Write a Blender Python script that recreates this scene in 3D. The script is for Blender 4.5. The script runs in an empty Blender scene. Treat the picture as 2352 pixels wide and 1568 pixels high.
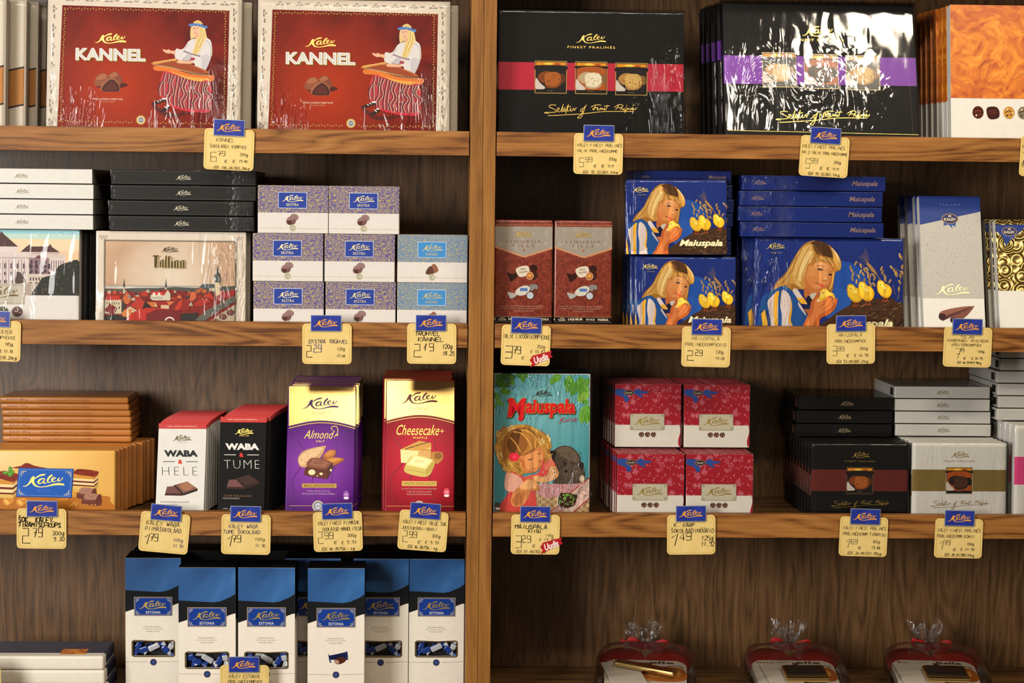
import bpy, bmesh, math, random
from mathutils import Vector, Matrix
SC = bpy.context.scene
COL = SC.collection
R = math.radians
random.seed(7)

# ---------------------------------------------------------------- camera
F_PX = 4400.0
CAM = Vector((-0.0676, -2.888, 0.478))
YAW, PIT, ROL = R(2.269), R(4.264), R(0.6365)
FW = Vector((math.sin(YAW)*math.cos(PIT), math.cos(YAW)*math.cos(PIT), -math.sin(PIT)))
_r = Vector((math.cos(YAW), -math.sin(YAW), 0)); _u = _r.cross(FW)
RT = _r*math.cos(ROL) + _u*math.sin(ROL); UP = _u*math.cos(ROL) - _r*math.sin(ROL)
cam = bpy.data.cameras.new('camera'); cam.sensor_width = 36; cam.lens = 36*F_PX/2352.0
cam.clip_start = 0.05; cam.clip_end = 60
co = bpy.data.objects.new('camera', cam); COL.objects.link(co)
m = Matrix((RT, UP, -FW)).transposed().to_4x4(); m.translation = CAM
co.matrix_world = m; SC.camera = co

# ---------------------------------------------------------------- light and exposure
SC.view_settings.view_transform = 'Standard'; SC.view_settings.look = 'None'
SC.view_settings.gamma = 1; SC.view_settings.use_curve_mapping = False
SC.view_settings.exposure = 0.02
w = bpy.data.worlds.new('world'); SC.world = w; w.use_nodes = True
w.node_tree.nodes['Background'].inputs[0].default_value = (1.0, 0.84, 0.62, 1)
w.node_tree.nodes['Background'].inputs[1].default_value = 0.19
def area(name, loc, target, sx, sy, power, col, spread=180):
    l = bpy.data.lights.new(name, 'AREA'); l.shape = 'RECTANGLE'; l.size = sx; l.size_y = sy
    l.energy = power; l.color = col; l.spread = R(spread)
    o = bpy.data.objects.new(name, l); COL.objects.link(o); o.location = loc
    o.rotation_euler = (Vector(target)-Vector(loc)).to_track_quat('-Z', 'Y').to_euler()
    return o
area('shop_window_light', (-2.3, -3.0, 0.85), (0.0, 0.1, 0.20), 1.2, 1.4, 40, (1.0, 0.97, 0.92), 95)
area('track_lamp_light', (0.40, -2.25, 2.05), (0.25, 0.1, 0.60), 0.9, 0.14, 6.5, (1.0, 0.90, 0.74), 90)
area('track_lamp_light', (-0.75, -1.9, 2.05), (-0.4, 0.1, 0.50), 0.9, 0.12, 3, (1.0, 0.90, 0.74), 90)
area('track_lamp_light', (1.3, -1.5, 1.95), (0.70, 0.1, 0.50), 0.8, 0.12, 5.5, (1.0, 0.86, 0.66), 90)
area('added_foil_light', (-0.28, -2.7, 1.80), (-0.2, 0.1, 0.2), 0.30, 0.3, 1.6, (1.0, 0.86, 0.64), 120)  # added light, placed only so the gold foil bar tops mirror something bright
SC.cycles.max_bounces = 8; SC.cycles.transparent_max_bounces = 24
SC.cycles.caustics_reflective = False; SC.cycles.caustics_refractive = False

# ---------------------------------------------------------------- materials
def lin(c):
    if isinstance(c, str):
        c = [int(c[i:i+2], 16)/255 for i in (0, 2, 4)]
    return tuple(((x/12.92) if x <= .04045 else ((x+.055)/1.055)**2.4) for x in c[:3]) + (1,)
class NT:
    def __init__(s, name):
        s.m = bpy.data.materials.new(name); s.m.use_nodes = True; s.t = s.m.node_tree; s.t.nodes.clear()
        s.out = s.n('ShaderNodeOutputMaterial')
    def n(s, typ, **kw):
        x = s.t.nodes.new(typ)
        for k, v in kw.items():
            if k[0] == '_':
                k = k[1:]; k = int(k) if k.isdigit() else k.replace('_', ' ')
                x.inputs[k].default_value = v
            else: setattr(x, k, v)
        return x
    def l(s, a, b): s.t.links.new(a, b)
    def coord(s, scale=(1, 1, 1), loc=(0, 0, 0), rot=(0, 0, 0), what='Object'):
        tc = s.n('ShaderNodeTexCoord'); mp = s.n('ShaderNodeMapping')
        mp.inputs['Scale'].default_value = scale; mp.inputs['Location'].default_value = loc; mp.inputs['Rotation'].default_value = rot
        s.l(tc.outputs[what], mp.inputs['Vector']); return mp.outputs[0]
    def noise(s, vec, sc, det=3, rough=.5, dist=0):
        x = s.n('ShaderNodeTexNoise', _Scale=sc, _Detail=det, _Roughness=rough, _Distortion=dist); s.l(vec, x.inputs['Vector']); return x.outputs['Fac']
    def ramp(s, fac, stops, mode='LINEAR'):
        x = s.n('ShaderNodeValToRGB'); x.color_ramp.interpolation = mode; e = x.color_ramp.elements
        while len(e) < len(stops): e.new(0.5)
        for k, (p, c) in enumerate(stops): e[k].position = p; e[k].color = lin(c)
        s.l(fac, x.inputs[0]); return x.outputs[0]
    def math(s, op, a, b=None):
        x = s.n('ShaderNodeMath', operation=op)
        for i, v in enumerate((a, b)):
            if v is None: continue
            if isinstance(v, (int, float)): x.inputs[i].default_value = v
            else: s.l(v, x.inputs[i])
        return x.outputs[0]
    def mix(s, fac, a, b, bt='MIX'):
        x = s.n('ShaderNodeMix', data_type='RGBA', blend_type=bt)
        for i, v in ((0, fac), (6, a), (7, b)):
            if isinstance(v, (int, float)): x.inputs[i].default_value = v
            elif isinstance(v, (tuple, str)): x.inputs[i].default_value = lin(v) if isinstance(v, str) else v
            else: s.l(v, x.inputs[i])
        return x.outputs[2]
    def bsdf(s, col, rough=.5, metal=0, spec=.5, coat=0, bump=None, bs=.2, bd=.001):
        b = s.n('ShaderNodeBsdfPrincipled', _Roughness=rough, _Metallic=metal)
        b.inputs['Specular IOR Level'].default_value = spec; b.inputs['Coat Weight'].default_value = coat; b.inputs['Coat Roughness'].default_value = .12
        if isinstance(col, str): b.inputs[0].default_value = lin(col)
        else: s.l(col, b.inputs[0])
        if bump is not None:
            bp = s.n('ShaderNodeBump', _Strength=bs, _Distance=bd); s.l(bump, bp.inputs['Height']); s.l(bp.outputs[0], b.inputs['Normal'])
        s.l(b.outputs[0], s.out.inputs[0]); return b
M = {}
def flat(name, c, rough=.5, metal=0, spec=.5, coat=0, var=.06):
    t = NT(name); v = t.coord(); n = t.noise(v, 90, 2)
    c2 = t.mix(t.math('MULTIPLY', n, var*2), c, (0.02, 0.02, 0.02, 1))
    t.bsdf(c2, rough, metal, spec, coat); M[name] = t.m; return t.m
def printed(name, rough=.42, spec=.4, coat=0, metal=0):
    t = NT(name); a = t.n('ShaderNodeAttribute', attribute_name='ink'); n = t.noise(t.coord(), 260, 2)
    c = t.mix(t.math('MULTIPLY', n, .12), a.outputs['Color'], (0.02, 0.02, 0.02, 1))
    t.bsdf(c, rough, metal, spec, coat); M[name] = t.m
printed('print', .45, .2); printed('gloss_print', .25, .3, .12); printed('foil_print', .28, .5, 0, 1); printed('pen', .8, .1)
def gold(name, c, rough=.22, bs=.25):
    t = NT(name); v = t.coord(); t.bsdf(c, rough, 1, .5, 0, t.noise(v, 300, 2), bs, .0006); M[name] = t.m
gold('gold_foil', 'e0bd66', .4, .12); gold('pale_gold_foil', 'ecdcae', .4, .12); gold('gold_cover', 'e2c07c', .2, .02); gold('silver_foil', 'c9c9c6', .3)
def wood(name, ax, dark, mid, light, sc=1.0, cath=.35, rough=.5, seed=0, spec=.25):
    """oak veneer: ax is the grain direction"""
    t = NT(name); k = [26, 26, 26]; k['XYZ'.index(ax)] = 1.6
    v = t.coord(scale=tuple(x*sc for x in k), loc=(seed, seed*.7, seed*1.3))
    k2 = [1.0*7, 7, 7]; k2['XYZ'.index(ax)] = 1.1
    v2 = t.coord(scale=tuple(x*sc for x in k2), loc=(seed*2.1, seed, seed))
    big = t.noise(v2, 1.6, 2, .5, .4)
    rings = t.math('FRACT', t.math('MULTIPLY', big, 13.0)); rings = t.math('ABSOLUTE', t.math('SUBTRACT', rings, .5))
    fine = t.noise(v, 3.0, 5, .65)
    k3 = [420, 420, 420]; k3['XYZ'.index(ax)] = 11
    pore = t.noise(t.coord(scale=tuple(x*sc for x in k3)), 1.0, 4, .7)
    f = t.math('ADD', t.math('MULTIPLY', rings, cath), t.math('MULTIPLY', fine, .75-cath*.4))
    f = t.math('ADD', f, t.math('MULTIPLY', pore, .44))
    c = t.ramp(f, [(.47, dark), (.60, mid), (.80, light)])
    t.bsdf(c, rough, 0, spec, 0, pore, .25, .0004); M[name] = t.m
wood('oak_fascia', 'X', '532c10', '845424', '9c6a36', 1.0, .34)
wood('oak_post', 'Z', '6b4319', '835523', '946830', 1.0, .12, seed=3)
wood('oak_back', 'Z', '432c14', '634426', '7a5838', 1.5, .30, .37, seed=5, spec=.6)
wood('oak_shelf', 'X', '3a2615', '5a3d22', '6d4c2c', 1.0, .3, .5, seed=8)
def film(name, sc=(22, 22, 22), strength=.5, gl=.16, rough=.06, hot=(), base=.12, ang=35, fk=.62):
    """clear film; hot = (x, z, radius) spots of the pack where it is puckered most"""
    t = NT(name); v = t.coord(scale=sc, rot=(0, R(ang), 0))
    n = t.noise(v, 1.0, 3, .55, 1.6); rid = t.math('ABSOLUTE', t.math('SUBTRACT', n, .5))
    tc = t.n('ShaderNodeTexCoord'); msk = None
    for hx, hz, hr in hot:
        mp = t.n('ShaderNodeMapping'); mp.inputs['Location'].default_value = (-hx/hr, 0, -hz/hr); mp.inputs['Scale'].default_value = (1/hr, .01, 1/hr)
        t.l(tc.outputs['Object'], mp.inputs[0]); g = t.n('ShaderNodeTexGradient', gradient_type='SPHERICAL'); t.l(mp.outputs[0], g.inputs[0])
        msk = g.outputs[1] if msk is None else t.math('MAXIMUM', msk, g.outputs[1])
    h = t.math('MULTIPLY', rid, t.math('ADD', t.math('MULTIPLY', msk, 1.6), base)) if msk is not None else rid
    bp = t.n('ShaderNodeBump', _Strength=strength, _Distance=.012); t.l(h, bp.inputs['Height'])
    g = t.n('ShaderNodeBsdfGlossy', _Roughness=rough); t.l(bp.outputs[0], g.inputs['Normal'])
    tr = t.n('ShaderNodeBsdfTransparent'); fr = t.n('ShaderNodeFresnel', _IOR=1.45); t.l(bp.outputs[0], fr.inputs['Normal'])
    fac = t.math('MINIMUM', t.math('ADD', t.math('MULTIPLY', fr.outputs[0], fk), gl*.02), 1.0)
    mx = t.n('ShaderNodeMixShader'); t.l(fac, mx.inputs[0]); t.l(tr.outputs[0], mx.inputs[1]); t.l(g.outputs[0], mx.inputs[2])
    t.l(mx.outputs[0], t.out.inputs[0]); M[name] = t.m
film('cellophane', (22, 22, 9), .08, .3, .04); film('crumpled_cellophane', (18, 18, 7), .40, .3, .06, ((-.08, .09, .10), (.03, .07, .10), (.0, .0, .05)), .06, 60)
film('film_right_corner', (40, 40, 9), 1.0, .3, .06, ((.13, .03, .10), (.14, .09, .07)), .04, -28)
film('film_bottom_folds', (34, 34, 8), .9, .3, .06, ((.08, .01, .08), (-.12, .02, .07), (.13, .06, .06)), .04, -38)
film('film_side_folds', (34, 34, 9), 1.0, .3, .06, ((.10, .09, .06), (.10, .03, .05), (-.10, .02, .03)), .05, 32)
film('film_left_folds', (34, 34, 9), 1.0, .3, .06, ((-.11, .08, .07), (-.10, .0, .05)), .04, -12)
film('film_top_folds', (38, 38, 14), 1.0, .3, .06, ((-.05, .20, .08), (.05, .20, .07), (.04, .03, .07)), .04, -20)
film('film_spine_right', (60, 60, 26), 1.0, .3, .07, ((.10, .01, .035),), .05, -15); film('film_spine_left', (60, 60, 26), 1.0, .3, .07, ((-.10, .01, .03), (-.05, .01, .03)), .05, 15)
film('shrink_film', (9, 9, 5), .05, .25, .04)
# ---------------------------------------------------------------- geometry helpers
def ray(u, v): return (RT*(u-1176.0) - UP*(v-784.0) + FW*F_PX).normalized()
def at(u, v, Y):
    d = ray(u, v); t = (Y-CAM.y)/d.y; p = CAM + d*t; return p
def measure(uL, uR, vT, Y0, zs, lean=0.0, t=0.0):
    """size and place of a box face leaning back by lean degrees whose foot stands at (Y0, zs)"""
    a = R(lean); P0 = Vector((0, Y0, zs + t*math.sin(a))); ax = Vector((0, math.sin(a), math.cos(a))); N = Vector((0, math.cos(a), -math.sin(a)))
    pts = []
    for u in (uL, uR):
        d = ray(u, vT); k = (P0-CAM).dot(N)/d.dot(N); pts.append(CAM + d*k)
    h = sum((p-P0).dot(ax) for p in pts)/2
    return dict(w=pts[1].x-pts[0].x, h=h, X=(pts[0].x+pts[1].x)/2, Y=Y0, Z=P0.z+.0009, lean=lean, t=t)
def empty(name, loc=(0, 0, 0), rot=(0, 0, 0)):
    o = bpy.data.objects.new(name, None); COL.objects.link(o); o.location = loc; o.rotation_euler = rot; o.empty_display_size = .02; return o
def tag(o, label, cat, group=None):
    o['label'] = label; o['category'] = cat
    if group: o['group'] = group
    return o
def link(name, me, mats, parent=None):
    for x in mats: me.materials.append(M[x])
    o = bpy.data.objects.new(name, me); COL.objects.link(o)
    if parent: o.parent = parent
    return o
def obj(name, bm, mat, parent=None, smooth=False):
    me = bpy.data.meshes.new(name); bmesh.ops.recalc_face_normals(bm, faces=bm.faces); bm.to_mesh(me); bm.free()
    if smooth:
        for p in me.polygons: p.use_smooth = True
    return link(name, me, [mat] if isinstance(mat, str) else mat, parent)
def addbox(bm, x0, x1, y0, y1, z0, z1, bev=0, mi=0, seg=2):
    r = bmesh.ops.create_cube(bm, size=1); vs = r['verts']
    for v in vs: v.co = Vector(((x0+x1)/2+v.co.x*(x1-x0), (y0+y1)/2+v.co.y*(y1-y0), (z0+z1)/2+v.co.z*(z1-z0)))
    fs = {f for v in vs for f in v.link_faces}
    for f in fs: f.material_index = mi
    if bev:
        es = list({e for v in vs for e in v.link_edges})
        bmesh.ops.bevel(bm, geom=es, offset=bev, segments=seg, affect='EDGES', profile=.6)
    return bm
def struct(o):
    o['kind'] = 'structure'; return o
def dup(root, label=None, group=None, loc=None, rot=None):
    c = root.copy(); COL.objects.link(c)
    for ch in root.children:
        d = ch.copy(); COL.objects.link(d); d.parent = c
        for g in ch.children:
            e = g.copy(); COL.objects.link(e); e.parent = d
    if label: c['label'] = label
    if group: c['group'] = group
    if loc is not None: c.location = loc
    if rot is not None: c.rotation_euler = rot
    return c
def put(root, X, Y, Z, lean=0, yaw=0, roll=0):
    root.location = (X, Y, Z); root.rotation_euler = (R(-lean), R(roll), R(yaw)); return root

# ---------------------------------------------------------------- print on flat covers
def cat(pts, closed=True, n=5):
    P = [Vector(p) for p in pts]; L = len(P); out = []
    rng = range(L) if closed else range(L-1)
    for i in rng:
        if closed: a, b, c, d = P[i-1], P[i], P[(i+1) % L], P[(i+2) % L]
        else: a, b, c, d = P[max(i-1, 0)], P[i], P[i+1], P[min(i+2, L-1)]
        for k in range(n):
            t = k/n; t2 = t*t; t3 = t2*t
            out.append(0.5*((2*b) + (c-a)*t + (2*a-5*b+4*c-d)*t2 + (3*b-a-3*c+d)*t3))
    if not closed: out.append(P[-1])
    return out
TXT = {}
def textmesh(s, bold=0, shear=0, space=1.0):
    k = (s, bold, shear, space)
    if k not in TXT:
        cu = bpy.data.curves.new('t', 'FONT'); cu.body = s; cu.size = 1; cu.offset = bold; cu.shear = shear; cu.space_character = space
        cu.resolution_u = 2; cu.fill_mode = 'FRONT' if hasattr(cu, 'fill_mode') else cu.fill_mode
        o = bpy.data.objects.new('t', cu); me = o.to_mesh()
        vs = [(v.co.x, v.co.y) for v in me.vertices]; fs = [tuple(p.vertices) for p in me.polygons]
        o.to_mesh_clear(); bpy.data.objects.remove(o); bpy.data.curves.remove(cu)
        xs = [v[0] for v in vs] or [0]; ys = [v[1] for v in vs] or [0]
        TXT[k] = (vs, fs, min(xs), max(xs), min(ys), max(ys))
    return TXT[k]
GL = {'A': '00,16,26,40;12,32', 'B': '00,06,36,45,33,03;33,41,30,00', 'C': '45,26,06,02,00,30,41', 'D': '00,06,26,44,42,20,00', 'E': '46,06,00,40;03,33',
 'F': '46,06,00;03,33', 'G': '45,26,05,01,20,40,43,23', 'H': '00,06;03,43;46,40', 'I': '20,26', 'J': '46,41,20,01', 'K': '00,06;46,03,40', 'L': '06,00,40',
 'M': '00,06,23,46,40', 'N': '00,06,40,46', 'O': '20,02,04,26,44,42,20', 'P': '00,06,36,44,33,03', 'Q': '20,02,04,26,44,42,20;21,50', 'R': '00,06,36,44,33,03;13,40',
 'S': '45,26,05,14,32,41,20,01', 'T': '06,46;26,20', 'U': '06,01,20,41,46', 'V': '06,20,46', 'W': '06,10,24,30,46', 'X': '00,46;06,40', 'Y': '06,23,46;23,20', 'Z': '06,46,00,40',
 '0': '20,02,04,26,44,42,20', '1': '04,36,20', '2': '05,16,36,45,43,00,40', '3': '06,46,23,42,30,01', '4': '30,36,02,42', '5': '46,06,04,34,42,30,00', '6': '36,03,01,20,41,33,03',
 '7': '06,46,20;13,43', '8': '23,05,26,45,23,01,20,41,23', '9': '44,24,05,26,46,41,10', '.': '20,21', ',': '20,11', '/': '00,56', '-': '03,43', '€': '46,16,03,10,40;04,34;02,32',
 'g': '44,24,02,10,30,44,4!,0!', 'k': '05,00;34,02,30', ':': '21,22;24,25'}
ACC = {'Ä': ('A', '18,17;38,37'), 'Š': ('S', '08,17,28'), 'Ü': ('U', '18,17;38,37'), 'Ö': ('O', '18,17;38,37'), 'Õ': ('O', '07,18,37,48'), 'É': ('E', '27,48')}
# flat block digits of the pen-lettered prices
BIG = {'2': '06,36,33,03,00,40', '3': '06,46,40,00;03,43', '5': '46,06,03,43,40,00', '6': '46,06,00,40,43,03', '1': '02,26,10', '7': '06,46,20;13,43', '9': '43,03,06,46,40,00'}
LOGO = [[(195,735,10),(300,735,32),(400,682,48),(480,600,72),(550,490,100),(600,400,96),(665,352,50)],
 [(640,372,60),(600,500,120),(625,610,100),(700,702,72),(810,752,42),(960,765,30),(1150,738,38),(1330,690,58),(1500,655,82),(1650,648,88),(1845,668,70)],
 [(665,445,34),(770,368,46),(900,298,60),(1000,282,68),(1095,262,40)],
 [(1080,440,34),(970,432,42),(870,484,74),(820,560,78),(835,618,56),(900,622,36),(985,575,36),(1065,460,52),(1030,555,64),(1050,612,44),(1160,595,20)],
 [(1375,280,70),(1260,375,78),(1200,470,74),(1190,550,60),(1240,580,34),(1345,552,20)],
 [(1370,484,26),(1450,450,28),(1495,402,32),(1460,380,32),(1390,412,52),(1355,480,70),(1392,542,50),(1470,542,28),(1570,500,16)],
 [(1660,392,28),(1602,460,64),(1612,515,52),(1680,512,34),(1750,450,26),(1765,402,34),(1795,412,50)]]
class Art:
    """collects flat shapes in the pixel frame of one cover (L,T,R,B) and links them as one mesh on that cover"""
    def __init__(s, w, h, fr, y0=.0002, step=4e-6):
        s.w, s.h, s.fr, s.y, s.step = w, h, fr, y0, step; s.v = []; s.f = []; s.c = []; s.tf = (0, 0, 1); s.sh = (0, 0)
    def xy(s, x, y):
        L, T, Rr, B = s.fr; ox, oy, k = s.tf; x = ox+x*k; y = oy+y*k; x -= (y-s.sh[0])*s.sh[1]
        return ((x-L)/(Rr-L)-.5)*s.w, (B-y)/(B-T)*s.h
    def face(s, col, pts, raw=False):
        n = len(s.v)
        for p in pts:
            x, z = (p if raw else s.xy(p[0], p[1])); s.v.append((x, -s.y, z))
        s.f.append(tuple(range(n, n+len(pts)))); s.c.append(lin(col)); return s
    def up(s, k=1): s.y += s.step*k
    def poly(s, col, pts, smooth=True, n=4):
        if isinstance(pts, str): pts = [tuple(float(q) for q in p.split(',')) for p in pts.split()]
        pts = [p[:2] for p in pts]
        if smooth: pts = [tuple(p) for p in cat(pts, True, n)]
        s.face(col, pts); s.up(); return s
    def rect(s, col, x0, y0, x1, y1): return s.poly(col, [(x0, y0), (x1, y0), (x1, y1), (x0, y1)], False)
    def rrect(s, col, x0, y0, x1, y1, r):
        pts = []
        for cx, cy, a0 in ((x1-r, y0+r, -90), (x1-r, y1-r, 0), (x0+r, y1-r, 90), (x0+r, y0+r, 180)):
            for k in range(5):
                a = R(a0+k*22.5); pts.append((cx+r*math.cos(a), cy+r*math.sin(a)))
        return s.poly(col, pts, False)
    def ell(s, col, cx, cy, rx, ry=None, rot=0, n=14):
        ry = rx if ry is None else ry; a = R(rot); pts = []
        for k in range(n):
            t = 2*math.pi*k/n; x, y = rx*math.cos(t), ry*math.sin(t)
            pts.append((cx+x*math.cos(a)-y*math.sin(a), cy+x*math.sin(a)+y*math.cos(a)))
        return s.poly(col, pts, False)
    def ring(s, col, cx, cy, r0, r1, n=18, a0=0, a1=360):
        for k in range(n):
            q = [R(a0+(a1-a0)*(k+j)/n) for j in (0, 1)]
            s.face(col, [(cx+r0*math.cos(q[0]), cy+r0*math.sin(q[0])), (cx+r1*math.cos(q[0]), cy+r1*math.sin(q[0])), (cx+r1*math.cos(q[1]), cy+r1*math.sin(q[1])), (cx+r0*math.cos(q[1]), cy+r0*math.sin(q[1]))])
        s.up(); return s
    def line(s, col, pts, wd=None, smooth=True, n=4):
        """ribbon; points (x,y[,width]) in cover pixels"""
        if isinstance(pts, str): pts = [tuple(float(q) for q in p.split(',')) for p in pts.split()]
        P = [(p[0], p[1], p[2] if len(p) > 2 else wd) for p in pts]
        if smooth and len(P) > 2: P = [tuple(p) for p in cat(P, False, n)]
        Lf, Rg = [], []
        for i, p in enumerate(P):
            a = P[max(i-1, 0)]; b = P[min(i+1, len(P)-1)]; dx, dy = b[0]-a[0], b[1]-a[1]; l = math.hypot(dx, dy) or 1
            nx, ny = -dy/l*p[2]/2, dx/l*p[2]/2; Lf.append((p[0]+nx, p[1]+ny)); Rg.append((p[0]-nx, p[1]-ny))
        for i in range(len(P)-1): s.face(col, [Lf[i], Lf[i+1], Rg[i+1], Rg[i]])
        s.up(.5); return s
    def frame(s, col, x0, y0, x1, y1, wd):
        s.rect(col, x0, y0, x1, y0+wd); s.rect(col, x0, y1-wd, x1, y1); s.rect(col, x0, y0, x0+wd, y1); return s.rect(col, x1-wd, y0, x1, y1)
    def text(s, col, txt, x0, y0, x1, y1, bold=0, shear=0, space=1.0, rot=0):
        """text fitted into the box x0..x1, y0 (top)..y1 (bottom)"""
        vs, fs, a, b, c, d = textmesh(txt, bold, shear, space); n = len(s.v); cx, cy = (x0+x1)/2, (y0+y1)/2; q = R(rot)
        if b-a < 1e-6: return s
        for x, y in vs:
            px = x0+(x-a)/(b-a)*(x1-x0)-cx; py = y1-(y-c)/(d-c)*(y1-y0)-cy
            X, Z = s.xy(cx+px*math.cos(q)-py*math.sin(q), cy+px*math.sin(q)+py*math.cos(q)); s.v.append((X, -s.y, Z))
        k = lin(col)
        for f in fs: s.f.append(tuple(i+n for i in f)); s.c.append(k)
        s.up(); return s
    def pen(s, col, txt, x0, y0, x1, y1, wd=1.0, big=False, slant=.12, jit=.3):
        """hand lettering in strokes"""
        n = len(txt); adv = 5.4; tot = adv*n-1.4; sx = (x1-x0)/tot; sy = (y1-y0)/6.0
        for i, ch in enumerate(txt):
            if ch == ' ': continue
            g = (BIG if big and ch in BIG else GL).get(ch); parts = []
            if ch in ACC: g = GL[ACC[ch][0]]; parts = ACC[ch][1].split(';')
            if g is None: continue
            jy = random.uniform(-jit, jit); js = random.uniform(-.15, .15)
            for st in g.split(';')+parts:
                pts = []
                for p in st.split(','):
                    gx = int(p[0]); gy = -2 if p[1] == '!' else int(p[1]); gx += gy*(slant+js*.3)
                    pts.append((x0+(i*adv+gx)*sx, y1-(gy+jy)*sy))
                s.line(col, pts, wd, smooth=not big and len(pts) > 3, n=3)
        return s
    def logo(s, col, cx, cy, width, grow=1.0):
        k = width/1670.0
        for st in LOGO:
            s.line(col, [(cx+(x-1030)*k, cy+(y-515)*k, w_*k*grow) for x, y, w_ in st], n=3)
        return s
    def clip(s):
        """trim everything to the cover itself"""
        kv, kf, kc = [], [], []; lims = ((0, s.w/2, 1), (0, -s.w/2, -1), (2, s.h-.0001, 1), (2, .0004, -1))
        for f, c in zip(s.f, s.c):
            P = [s.v[i] for i in f]
            for ax, lim, sg in lims:
                if all((p[ax]-lim)*sg <= 0 for p in P): continue
                out = []
                for i in range(len(P)):
                    a, b = P[i-1], P[i]; ia, ib = (a[ax]-lim)*sg <= 0, (b[ax]-lim)*sg <= 0
                    if ia != ib:
                        t = (lim-a[ax])/(b[ax]-a[ax]); out.append(tuple(a[k]+(b[k]-a[k])*t for k in range(3)))
                    if ib: out.append(b)
                P = out
                if len(P) < 3: break
            if len(P) >= 3:
                n = len(kv); kv += P; kf.append(tuple(range(n, n+len(P)))); kc.append(c)
        s.v, s.f, s.c = kv, kf, kc
    def build(s, name, mat, parent):
        s.clip()
        if not s.f: return None
        if len(s.f) < 2600:      # far-apart pieces of print become parts of their own
            import numpy as np
            n = len(s.f); lo = np.array([[min(s.v[i][a] for i in f) for a in (0, 2)] for f in s.f]); hi = np.array([[max(s.v[i][a] for i in f) for a in (0, 2)] for f in s.f])
            size = (hi-lo).max(1); lab = np.arange(n)
            gap = np.maximum(0, np.maximum(lo[:, None]-hi[None], lo[None]-hi[:, None])); near = np.sqrt((gap**2).sum(2)) <= np.maximum(.0195, .49*np.maximum(size[:, None], size[None]))
            seen = np.full(n, -1); k = 0
            for i in range(n):
                if seen[i] >= 0: continue
                fr_ = [i]; seen[i] = k
                while fr_:
                    j = fr_.pop(); nb = np.nonzero(near[j] & (seen < 0))[0]; seen[nb] = k; fr_ += list(nb)
                k += 1
            if k > 1:
                V, F, C, o = s.v, s.f, s.c, None
                for q in range(k):
                    idx = [i for i in range(n) if seen[i] == q]; s.v, s.f, s.c = [], [], []; mp = {}
                    for i in idx:
                        for v in F[i]:
                            if v not in mp: mp[v] = len(s.v); s.v.append(V[v])
                        s.f.append(tuple(mp[v] for v in F[i])); s.c.append(C[i])
                    o = s.emit(name, mat, parent)
                s.v, s.f, s.c = V, F, C
                return o
        return s.emit(name, mat, parent)
    def emit(s, name, mat, parent):
        me = bpy.data.meshes.new(name); me.from_pydata(s.v, [], s.f)
        ca = me.color_attributes.new('ink', 'FLOAT_COLOR', 'CORNER')
        k = 0; buf = []
        for f, c in zip(s.f, s.c): buf += list(c)*len(f)
        ca.data.foreach_set('color', buf)
        me.update(); return link(name, me, [mat], parent)
def fr(md, L, T, Rr):
    e = math.atan2(CAM.z-md['Z']-md['h']/2, 2.92); return (L, T, Rr, T+(Rr-L)*md['h']/md['w']*math.cos(R(md['lean'])-e))
def carton(parent, w, h, t, mat, bev=.0006, name='carton', y0=0.0):
    bm = bmesh.new(); addbox(bm, -w/2, w/2, y0, y0+t, 0, h, bev); return obj(name, bm, mat, parent)
def wrap(parent, w, h, t, mat='cellophane', amp=.0009, seed=1, name='clear_wrap', corner=None, nx=26, nz=18):
    """thin clear film with real puckers, pulled tight over a carton"""
    rnd = random.Random(seed); g = .0008 + amp
    ph = [(rnd.uniform(8, 40), rnd.uniform(-30, 30), rnd.uniform(0, 6)) for _ in range(5)]
    cr = corner or [(w/2, 0), (-w/2, 0)]
    def disp(x, z):
        d = min(math.hypot(x-a, z-b) for a, b in cr); k = math.exp(-d/(.30*max(w, h)))
        v = sum(math.sin(a*6*x/max(w, .1)*.5 + b*z*3 + c) for a, b, c in ph)/5
        return -.0009 - amp*k*(1+v) - amp*.12*(1+v)
    bm = bmesh.new(); G = []
    for j in range(nz+1):
        row = []
        for i in range(nx+1):
            x = -w/2-g + (w+2*g)*i/nx; z = -.0001 + (h+g)*j/nz; e = i in (0, nx) or j in (0, nz)
            row.append(bm.verts.new((x, -.0006 if e else disp(x, z), z)))
        G.append(row)
    for j in range(nz):
        for i in range(nx): bm.faces.new((G[j][i], G[j][i+1], G[j+1][i+1], G[j+1][i]))
    def strip(vs, dz):
        prev = [bm.verts.new((v.co.x, t+.0004, v.co.z)) for v in vs]
        for a in range(len(vs)-1): bm.faces.new((vs[a], vs[a+1], prev[a+1], prev[a]))
    strip([G[j][0] for j in range(nz+1)], 0); strip([G[j][nx] for j in range(nz+1)], 0); strip(G[nz], 0)
    return obj(name, bm, mat, parent, True)
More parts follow.
